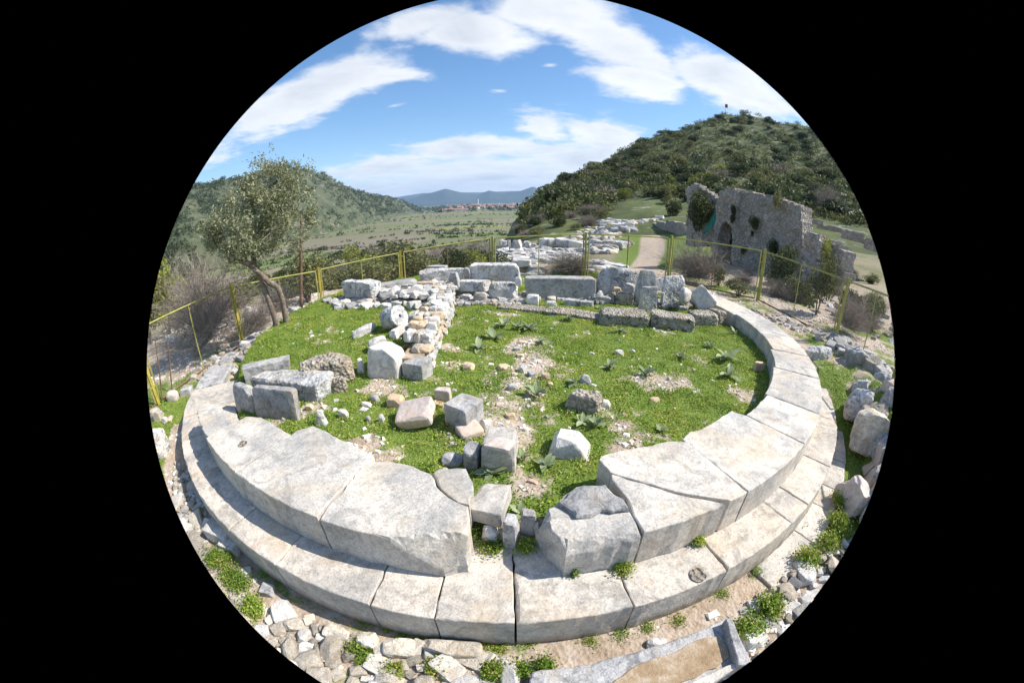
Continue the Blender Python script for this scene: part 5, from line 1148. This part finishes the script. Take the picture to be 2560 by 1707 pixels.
# flag on the hilltop
p = vis(fS(1661, 255), 268); z0 = g1(p[0], p[1]); t = empty('flag_pole', (p[0], p[1], z0), label='tiny red flag on a pole at the top of the right hill', cat='flag'); mb = MB(); mb.add(*tube([(0, 0, 0), (0, 0, 7)], .09, 6)); mb.build('pole', [M['wire']], t)
xs = np.linspace(0, 1.9, 8); V = [(x, .12*math.sin(x*3), z) for z in (4.4, 6.9) for x in xs]; mb = MB(); mb.add(V, [(i, i+1, 9+i, 8+i) for i in range(7)]); mb.build('flag_cloth', [M['redflag']], t)

# ------------------------------------------------------------------ ruins on the right
def cellwall(name, A, B, outline, holes, thick, cell, f, m, label=None, cat='wall', parent=None, rough=.06, zlow=None, notch=.5, seed=0):
    """wall standing on the ground line A-B; its outline and openings are given where they are seen on its face"""
    A, B = np.array(A), np.array(B); u = (B-A)/np.linalg.norm(B-A); nn = np.array([-u[1], u[0]])
    if nn@A < 0: nn = -nn                                   # points away from the platform
    def onface(p):
        D = rays(f(*p))[0]; M2 = np.array([[D[0], -u[0]], [D[1], -u[1]]]); t, s = np.linalg.solve(M2, A); return s, H+D[2]*t
    O = [onface(p) for p in outline]; Hs = [[onface(p) for p in h] for h in holes]; Oa = np.array(O); s0, z0 = Oa.min(0); s1, z1 = Oa.max(0)
    ns, nz = int((s1-s0)/cell)+2, int((z1-z0)/cell)+2; si, zi = np.meshgrid(np.arange(ns), np.arange(nz), indexing='ij')
    sc, zc = s0+(si+.5)*cell, z0+(zi+.5)*cell; jt = fbm(np.c_[sc.ravel(), zc.ravel()], 1/(cell*2.2), 2, seed).reshape(sc.shape)*cell*notch
    ins_ = inpoly(sc+jt, zc+jt, O)
    for h in Hs: ins_ &= ~inpoly(sc, zc, h)
    gs, gz = np.meshgrid(np.arange(ns+1), np.arange(nz+1), indexing='ij'); S_, Z_ = s0+gs*cell, z0+gz*cell
    P2 = np.c_[S_.ravel(), Z_.ravel()]; jx = fbm(P2+9, 1/(cell*1.3), 2, seed+1).reshape(S_.shape)*cell*.35; jz = fbm(P2+33, 1/(cell*1.3), 2, seed+2).reshape(S_.shape)*cell*.35
    dep = (np.abs(fbm(P2, 2.6, 3, seed+5))*rough*2-rough+fbm(P2, .7, 2, seed+6)*rough).reshape(S_.shape)
    def face(off, sgn):
        d = off+sgn*dep; X = A[0]+u[0]*(S_+jx)+nn[0]*d; Y = A[1]+u[1]*(S_+jx)+nn[1]*d; return np.stack([X, Y, Z_+jz], -1).reshape(-1, 3)
    V = np.concatenate([face(0, 1), face(thick, 1)]); K = (ns+1)*(nz+1); idx = lambda i, j, b: b*K+i*(nz+1)+j; F = []
    for i in range(ns):
        for j in range(nz):
            if not ins_[i, j]: continue
            a, b, c, d = (i, j), (i+1, j), (i+1, j+1), (i, j+1)
            F.append([idx(*a, 0), idx(*b, 0), idx(*c, 0), idx(*d, 0)]); F.append([idx(*d, 1), idx(*c, 1), idx(*b, 1), idx(*a, 1)])
            for (p, q, ni, nj) in ((a, b, i, j-1), (b, c, i+1, j), (c, d, i, j+1), (d, a, i-1, j)):
                if not (0 <= ni < ns and 0 <= nj < nz and ins_[ni, nj]): F.append([idx(*q, 0), idx(*p, 0), idx(*p, 1), idx(*q, 1)])
    F = np.array(F); uq, inv = np.unique(F, return_inverse=True); o = mk(name, V[uq], inv.reshape(F.shape), m, parent)
    if label: tag(o, label, cat)
    return o
def gp(p, r): q = vis(fL(*p), r); return q[:2]
ru = empty('ruined_building', (0, 0, 0), label='tall ruined stone wall with a dark arched doorway right of the path', cat='ruin')
door = [(372, 1000), (374, 600), (382, 530), (405, 485), (440, 468), (480, 480), (508, 520), (517, 580), (515, 720), (500, 900), (500, 1000)]
recess = [(880, 800), (875, 690), (900, 655), (940, 670), (968, 740), (968, 800)]
A_w, B_w = gp((330, 700), 23.0), gp((1205, 700), 19.5)
cellwall('front_wall', A_w, B_w, [(330, 1250), (320, 900), (310, 640), (355, 400), (375, 220), (385, 165), (440, 148), (500, 140), (600, 165), (700, 178), (780, 190), (850, 200), (930, 205), (1020, 250), (1100, 268), (1160, 300), (1192, 335), (1192, 600), (1205, 850), (1215, 1250)], [door], 1.1, .10, fL, M['masonry'], parent=ru, rough=.12, seed=3, notch=1.1)
dq = [np.array(gp(p, 22.6)) for p in ((362, 800), (528, 800))]; un = (dq[0]+dq[1])/np.linalg.norm(dq[0]+dq[1]); mbd = MB()
for za, zb_ in ((-1.6, 3.0),):
    a0, a1 = dq[0]+un*.75, dq[1]+un*.75; b0, b1 = a0+un*2.2, a1+un*2.2
    V = [(*a0, za), (*a1, za), (*b1, za), (*b0, za), (*a0, zb_), (*a1, zb_), (*b1, zb_), (*b0, zb_)]; mbd.add(V, [(0, 3, 7, 4), (1, 5, 6, 2), (3, 2, 6, 7), (4, 7, 6, 5), (0, 1, 2, 3)])
mbd.build('door_passage', [M['masonry']], ru)
d_ = (A_w/np.linalg.norm(A_w))*3.6
cellwall('inner_wall', A_w+d_, B_w+d_, [(300, 1150), (330, 420), (600, 330), (1150, 420), (1180, 1150)], [], .8, .35, fL, M['masonry'], parent=ru, seed=4)
cellwall('gable_wall', gp((50, 500), 26), gp((375, 500), 24.6), [(60, 700), (52, 480), (72, 330), (50, 150), (95, 120), (130, 92), (200, 130), (280, 180), (372, 240), (355, 420), (330, 700)], [[(285, 330), (290, 295), (312, 300), (312, 335)]], .8, .14, fL, M['masonry'], 'broken gable wall with a sunlit sloping top left of the arched ruin', 'wall', seed=6, rough=.1)
cellwall('ruined_wall', gp((1215, 700), 17.6), gp((1380, 700), 17.2), [(1215, 1100), (1212, 800), (1215, 620), (1250, 555), (1300, 565), (1372, 600), (1368, 690), (1345, 800), (1330, 900), (1295, 1060), (1300, 1100)], [], .9, .12, fL, M['masonry'], 'narrow crumbling wall stub with sunlit edge right of the arched ruin', 'wall', seed=7, rough=.14)
cellwall('ruined_wall', gp((1350, 700), 18.8), gp((1620, 700), 17.5), [(1350, 960), (1365, 700), (1430, 625), (1500, 640), (1560, 690), (1605, 745), (1615, 830), (1600, 1000), (1560, 1050), (1400, 1040)], [], .8, .14, fL, M['masonry'], 'low rounded ruin wall with greenery, furthest right of the ruins', 'wall', seed=8, rough=.14)
cellwall('terrace_wall', gp((1195, 450), 34), gp((1950, 700), 26), [(1195, 460), (1195, 425), (1500, 498), (1700, 570), (1900, 680), (1980, 760), (1980, 810), (1700, 630), (1500, 545)], [], .8, .3, fL, M['masonry'], 'long low terrace wall crossing the slope behind the ruins', 'wall', seed=9, rough=.1)
cellwall('terrace_wall', gp((-60, 480), 40), gp((60, 480), 37), [(-300, 600), (-260, 478), (-100, 470), (40, 480), (60, 600)], [], .8, .3, fL, M['masonry'], 'dark terrace wall in shade between the path and the gable', 'wall', seed=10, rough=.1)
# green netting hung between gable and ruin
V = []; n = 12
for i in range(n+1):
    for j in range(9):
        a = vis(fL(350+(1-i/n)*0+5*math.sin(i), 335+i/n*150), 23.2); b = vis(fL(290-70*min(1, i/n*1.2), 440+i/n*160), 23.6); V.append(a+(b-a)*j/8+np.array([0, .06*math.sin(i*1.1+j), 0]))
V = np.array(V); V2 = V+np.array([.01, .012, 0]); K = len(V); F = []
for i in range(n):
    for j in range(8): q = [i*9+j, (i+1)*9+j, (i+1)*9+j+1, i*9+j+1]; F += [q, [K+k for k in q[::-1]]]
o = mk('netting_sheet', np.concatenate([V, V2]), np.array(F), M['tarp']); tag(o, 'teal green netting sheet hanging in the gap beside the gable wall', 'netting')
def tuft(p, r, wm, hm, kind, lb, nm='ivy_clump'):
    c = vis(fL(*p), r); me = dict(e=near_ever, s=near_scrub, y=near_yell)[kind][0]; inst(nm, me, tuple(c), (0, 0, p[0]*.1), (wm/1.7, wm/1.7*.7, hm/1.5), lb, 'plant', None)
tuft((200, 300), 24.4, 2.5, 2.0, 'e', 'large ivy mass covering the face of the broken gable wall'); tuft((150, 420), 24.8, 1.0, 1.6, 'e', 'hanging ivy strand low on the left of the gable wall')
for p, s, lb in [((515, 345), .55, 'upper dark plant tuft above the arched doorway'), ((508, 430), .42, 'lower dark plant tuft just above the arched doorway'), ((722, 465), .6, 'largest plant tuft in the middle of the ruined wall'),
                 ((702, 572), .3, 'small plant tuft below the largest one on the ruined wall'), ((620, 735), .4, 'small plant tuft low right of the doorway'), ((915, 710), .8, 'dark leaf clump standing in for the shade of the small blind arch'), ((950, 250), .9, 'dry plant on the top right of the ruined wall'), ((1190, 1000), .6, 'plant tuft near the right foot of the ruined wall')]:  # blind arch is not cut; a dark leaf clump imitates its shaded recess
    tuft(p, 22.6-(p[0]-330)/875*3.6-.1, s, s*1.2, 'e' if p[0] != 950 else 's', lb, 'plant_tuft')
tuft((1420, 730), 17.7, 1.2, 1.5, 'y', 'bright green plants on the low rounded ruin wall', 'plant_tuft')
# white note on a small stake
mb = MB(); mb.add(*boxv(-.09, .09, -.006, .006, .62, .76), 0); mb.add(*boxv(-.012, .012, .006, .03, -.1, .72), 1); o = mb.build('notice_plate', [M['white'], M['wood']]); q = gp((1022, 1105), 15.2); o.location = (q[0], q[1], vis(fL(1022, 1105), 15.2)[2]-.69); o.rotation_euler = (0, 0, -RAD(38)); tag(o, 'small blank white plate on a stake in front of the ruin', 'sign')
# ------------------------------------------------------------------ stone field, terrace stones and path edge
def fieldrow(n, p0, p1, r0, r1, size, label, group, kinds='wgl', seed=0, f=fK, hh=(.5, .9), jit=.25, name='block', cat='block', elong=1.3, lift=0):
    r_ = np.random.default_rng(seed)
    r_ref = (r0+r1)/2
    for i in range(n):
        t = (i+r_.uniform(-.3, .3))/max(1, n-1); p = (p0[0]+(p1[0]-p0[0])*t, p0[1]+(p1[1]-p0[1])*t); r = r0+(r1-r0)*t+r_.normal()*jit; hr = hit(f(*p)); r = (hr if hr else r)+r_.normal()*jit; q = vis(f(*p), r); z = g1(q[0], q[1]); s = r_.uniform(*size)*r/r_ref
        k = kinds[r_.integers(len(kinds))]; me = pool(k, 7)[r_.integers(7)]
        later('block', k, name, me, (q[0], q[1], z-.06+lift), (RAD(r_.normal()*7), RAD(r_.normal()*7), math.atan2(-q[0], q[1])+r_.normal()*.35), (s*elong*r_.uniform(.8, 1.2), s, s*r_.uniform(*hh)), label, cat, group)
FL_, FG_ = 'block laid out in the stone field beyond the back fence', 'blocks laid out in the stone field'
for k, (y, r, n, x0, x1) in enumerate([(660, 18.8, 8, 180, 640), (630, 19.5, 11, 180, 900), (605, 21.5, 18, 190, 1060), (582, 22.5, 18, 190, 1100), (560, 23.6, 18, 200, 1150), (538, 25, 18, 190, 1180), (518, 26.8, 18, 200, 1180), (498, 28.6, 16, 220, 1150), (690, 17.5, 8, 420, 700)]):
    fieldrow(n, (x0, y), (x1, y), r, r+1, (.38, .72), FL_.replace('laid out', ['in the second row', 'in the third row', 'in the fourth row', 'in the fifth row', 'in the sixth row', 'in the seventh row', 'in the eighth row', 'in the ninth row', 'in the nearest row'][k]).replace('in the stone', 'of the stone'), FG_, 'wwgl', 200+k)
fieldrow(12, (180, 480), (640, 490), 30.5, 31, (.45, .7), 'thin slab set upright at the far edge of the stone field', 'upright slabs of the stone field', 'wg', 220, hh=(1.6, 2.6), elong=.6)
fieldrow(6, (790, 440), (1180, 460), 33, 34, (.9, 1.2), 'large squared block at the back right of the stone field', 'large blocks at the back of the stone field', 'wl', 221, hh=(.9, 1.2))
fieldrow(10, (760, 415), (1380, 440), 35, 36, (.6, .95), 'large squared block at the back right of the stone field', 'large blocks at the back of the stone field', 'wl', 222, hh=(.7, 1.0))
for k in range(5): fieldrow(10, (1290+k*4, 520-k*40), (1530, 520-k*38), 33+k*1.3, 34+k*1.3, (.5, .9), 'rough stone in the tumbled pile left of the path', 'tumbled stones left of the path', 'wlgr', 230+k, lift=k*.12)
fieldrow(8, (1520, 500), (1720, 430), 33, 39, (.9, 1.2), 'squared block edging the path on its left side', 'blocks edging the path', 'lc', 240, hh=(.7, .9))
for k in range(4): fieldrow(11, (1420+k*20, 165+k*28), (1760, 175+k*32), 56-k*3, 56-k*3, (.9, 1.5), 'stone of the dry terrace wall where the path bends', 'stones of the dry terrace wall', 'lwg', 245+k, hh=(.5, .8))
fieldrow(18, (1750, 180), (2110, 110), 55, 66, (.6, 1.1), 'small pale stone lining the far end of the path', 'stones lining the far path', 'wr', 250)
for k in range(4): fieldrow(7, (1280, 640+k*28), (1620, 640+k*22), 21-k*1.3, 22-k*1.3, (.35, .6), 'pale block lying in rows just behind the humped boulder', 'blocks behind the humped boulder', 'gw', 255+k, elong=1.7, hh=(.35, .6))
for k in range(6): fieldrow(9, (1080+k*30, 360-k*26), (1640, 330-k*18), 37+k*2, 39+k*2, (.3, .7), 'small stone on the bare mound left of the path', 'stones on the bare mound', 'rr', 262+k)
scatter([(8.5, 10.5), (10.5, 14.5), (13.5, 15.5), (14, 12.5), (10.5, 9)], (.2, .6), 'loose stone on the ground before the right ruins', 'stone', 'stone', 'loose stones before the right ruins', 'rlw', seed=61, dens=.45, maxn=60)
scatter([(8.2, 6.4), (8.0, 8.5), (10.5, 9.5), (13, 8.5), (12, 5.5)], (.15, .5), 'loose stone on the slope outside the right fence', 'stone', 'stone', 'loose stones outside the right fence', 'rlw', seed=62, dens=.4, maxn=60)
flush('stone', 215, 'rubble')
flush('block', 280, 'scattered_blocks')
# ------------------------------------------------------------------ turf
def grass(n, box, seed, fn, size=(.006, .015), hgt=.05):
    global rng
    rng = np.random.default_rng(seed); x = rng.uniform(box[0], box[1], n); y = rng.uniform(box[2], box[3], n); T = turf(x, y); k = fn(x, y, T); x, y, T = x[k], y[k], T[k]; m = len(x)
    tuf = fbm(np.c_[x, y], 5, 2, 90); z = zg(x, y)+rng.random(m)*np.clip(hgt*(.45+.9*tuf), .008, .1); P = np.c_[x, y, z]; U, Vv = leaf_dirs(m, .25); s = rng.uniform(*size, m)*(1+.5*tuf)
    V, F = quads(P, s, s*.55, U, Vv); o = mk('grass', V, F, M['grass']); return tag(o, kind='stuff')
grass(420000, (-5.2, 4.8, 2.2, 12), 301, lambda x, y, T: (np.hypot(x-C0[0], y-C0[1]) < 4.98) & (T+rng.normal(size=len(x))*.17 > .47))
grass(170000, (-7.4, 7.4, .6, 12.4), 302, lambda x, y, T: (np.hypot(x-C0[0], y-C0[1]) > 5.9) & (np.hypot(x-C0[0], y-C0[1]) < 8) & (T+rng.normal(size=len(x))*.14 > .52), (.007, .018), .07)
def tuftline(P, n, R, hgt, name='weed', label=None, m='grass', size=(.006, .014)):
    global rng
    k = rng.integers(0, len(P), n); q = np.array(P)[k]+np.c_[rng.normal(size=(n, 2))*R, np.abs(rng.normal(size=n))*hgt]; U, Vv = leaf_dirs(n, .3); s = rng.uniform(*size, n); V, F = quads(q, s, s*.55, U, Vv); o = mk(name, V, F, M[m])
    return tag(o, kind='stuff')
# moss and weeds at the foot of the middle step and in joints
wl = [(*at(fB(*p), -.69), -.685) for p in [(1360, 1190), (1500, 1225), (1600, 1260), (1720, 1300), (1850, 1320), (1950, 1320), (2100, 1330), (2230, 1340)]]+[(*at(fC(*p), -.69), -.685) for p in [(60, 1150), (120, 1165), (290, 1130), (640, 1120), (810, 1080), (960, 1040), (1130, 1000), (1380, 850), (1560, 710)]]
tuftline(wl, 5200, .035, .012, size=(.004, .010))
for p, f, z, n, R, lb in [((1230, 560), fC, Z2, 700, .028, 'green weed growing under the lip of the right upper slabs'), ((815, 715), fC, Z2, 800, .035, 'green weed tuft in the joint below the broken slab'), ((545, 752), fC, Z2, 160, .015, 'tiny weed at the near foot of the broken slab'),
                          ((2040, 600), fB, -.345, 1500, .06, 'leafy green weed on the left side of the gap'), ((2160, 690), fB, -.345, 900, .05, 'leafy green weed low in the gap below the fragment'), ((270, 600), fC, -.345, 700, .04, 'green weed at the right side of the gap')]:
    tuftline([(*at(f(*p), z), z+.005)], n, R, .03, label=lb)
tuftline([(*at(fB(430, 800), -.66), -.66), (*at(fB(480, 900), -.66), -.66), (*at(fB(380, 780), -.66), -.66), (*at(fB(540, 950), -.66), -.66)], 5500, .06, .035)
tuftline([(*at(fB(640, 1130), -.66), -.66), (*at(fB(620, 1080), -.66), -.66)], 2500, .045, .03)
tuftline([(*at(fB(1340, 1400), -.66), -.66), (*at(fB(1300, 1340), -.66), -.66), (*at(fB(1530, 1500), -.66), -.66), (*at(fB(1800, 1470), -.66), -.66), (*at(fB(2200, 1480), -.66), -.66)], 5000, .035, .02)
tuftline([(*at(fC(100, 1300), -.66), -.66), (*at(fC(250, 1290), -.66), -.66), (*at(fC(390, 1265), -.66), -.66)], 3000, .035, .02)
tuftline([(*at(fC(1850, 650), -.66), -.66), (*at(fC(1960, 560), -.66), -.66), (*at(fC(2010, 450), -.66), -.64), (*at(fC(2030, 330), -.66), -.64), (*at(fC(1640, 920), -.66), -.66), (*at(fC(1520, 1050), -.66), -.66)], 9000, .06, .05, size=(.008, .018))
# small daisies
n = 900; x = rng.uniform(-4.6, 4.2, n); y = rng.uniform(2.8, 10, n); k = (np.hypot(x-C0[0], y-C0[1]) < 4.7) & (turf(x, y) > .6); x, y = x[k], y[k]; U, Vv = leaf_dirs(len(x), 0); U[:, 2] *= .2; Vv[:, 2] *= .2
V, F = quads(np.c_[x, y, zg(x, y)+.055], np.full(len(x), .008), np.full(len(x), .008), U, Vv); tag(mk('meadow_flowers', V, F, M['flower']), kind='stuff')
def mullein(f, p, size, label, seed, z=None, up=.35):
    r_ = np.random.default_rng(seed)
    if z is None: q = atg(f(*p))
    else: q = np.array([*at(f(*p), z), z])
    VV = []; FF = []; n = int(r_.integers(7, 16)); size *= r_.uniform(.8, 1.1)
    for i in range(n):
        a = i*2.4+r_.normal()*.45; L = size*r_.uniform(.4, 1.2); w_ = L*r_.uniform(.20, .28); rise = up+.9*(i/n)+r_.normal()*.22; b = len(VV); k = 6; d = np.array([math.cos(a), math.sin(a)]); s = np.array([-d[1], d[0]])
        for j in range(k+1):
            t = j/k; rr = L*t*math.cos(rise*(1-.5*t)); zz = L*(math.sin(rise)*t-.45*t*t*(1.1-rise*.5)); ww = w_*math.sin(math.pi*min(1, .12+.86*t))**.8
            for e in (-1, 0, 1): VV.append((d[0]*rr+s[0]*ww*e, d[1]*rr+s[1]*ww*e, zz+abs(e)*w_*.35+.01))
        for j in range(k):
            for e in (0, 1): FF.append((b+j*3+e, b+j*3+e+1, b+(j+1)*3+e+1, b+(j+1)*3+e))
    o = mk('mullein_plant', np.array(VV), FF, M['mullein'], smooth=True); o.location = (q[0], q[1], q[2]); tag(o, label, 'plant')
    o.data.materials[0] = M['mullein']
for i, (f, p, s, lb, z) in enumerate([(fE, (1130, 215), .22, 'tall broad-leaved plant furthest back near the pitted course', None), (fE, (1055, 310), .22, 'broad-leaved plant in front of the furthest tall one', None), (fE, (1325, 235), .2, 'broad-leaved plant at the top of the central bare patch', None),
        (fE, (1240, 235), .14, 'small broad-leaved plant between two taller ones at the back', None), (fE, (940, 395), .18, 'broad-leaved plant left of the bare patch, near the wall', None), (fE, (1420, 340), .15, 'pale thin-leaved plant right of the upper bare patch', None), (fE, (1390, 755), .2, 'broad-leaved plant left of the dark pitted rock', None),
        (fE, (1690, 650), .16, 'broad-leaved plant touching the rounded grey stone', None), (fE, (1760, 960), .17, 'broad-leaved plant at the foot of the dark pitted rock', None), (fE, (1860, 990), .15, 'broad-leaved plant right of the dark pitted rock foot', None), (fE, (1050, 1370), .17, 'large fresh plant in front of the tall pale block', None),
        (fE, (1465, 1300), .14, 'broad-leaved plant below the bright white wedge stone', None), (fE, (1290, 1250), .1, 'small plant between the tall block and the white wedge', None), (fE, (755, 130), .14, 'broad-leaved plant at the far foot of the low cross wall', None), (fG, (405, 665), .1, 'small plant against the great grey block', None),
        (fG, (690, 720), .13, 'plant in the joint between two pitted course blocks', -.3), (fG, (960, 985), .2, 'bushy pale plant in front of the third pitted course block', None), (fG, (1500, 920), .2, 'pale plant in front of the fourth pitted course block', None), (fG, (350, 845), .13, 'pale arching plant in front of the second course block', None),
        (fD, (1090, 770), .26, 'largest pale plant near the right rim slabs', None), (fD, (1110, 880), .2, 'pale plant just below the largest one near the right rim', None), (fD, (980, 690), .15, 'pale plant above the largest one near the right rim', None), (fD, (790, 760), .13, 'small plant left of the largest pale one', None),
        (fD, (330, 830), .16, 'pale plant mid grass above the conglomerate rock', None), (fD, (560, 880), .2, 'yellowing broad-leaved plant in the right half of the grass', None), (fD, (665, 1240), .12, 'upright grassy plant near the near right slabs', None), (fC, (240, 415), .13, 'fresh plant growing at the top of the gap', -.3), (fD, (1140, 600), .12, 'small plant by the last pitted course block', None)]):
    mullein(f, p, s, lb, 400+i, z, .35 if i % 3 else .7)

mh, th_, bh = mat('valley_haze'); th_.nodes.remove(bh); pv = tn(th_, 'ShaderNodeVolumePrincipled'); pv.inputs['Color'].default_value = (.42, .66, 1, 1); pv.inputs['Density'].default_value = .00008; pv.inputs['Anisotropy'].default_value = .1
th_.links.new(pv.outputs[0], th_.nodes['Material Output'].inputs['Volume'])
V, F = boxv(-11500, 11500, -11500, 11500, PLAIN-40, 520); o = mk('haze', V, F, mh); tag(o, kind='stuff'); S.cycles.volume_step_rate = 10
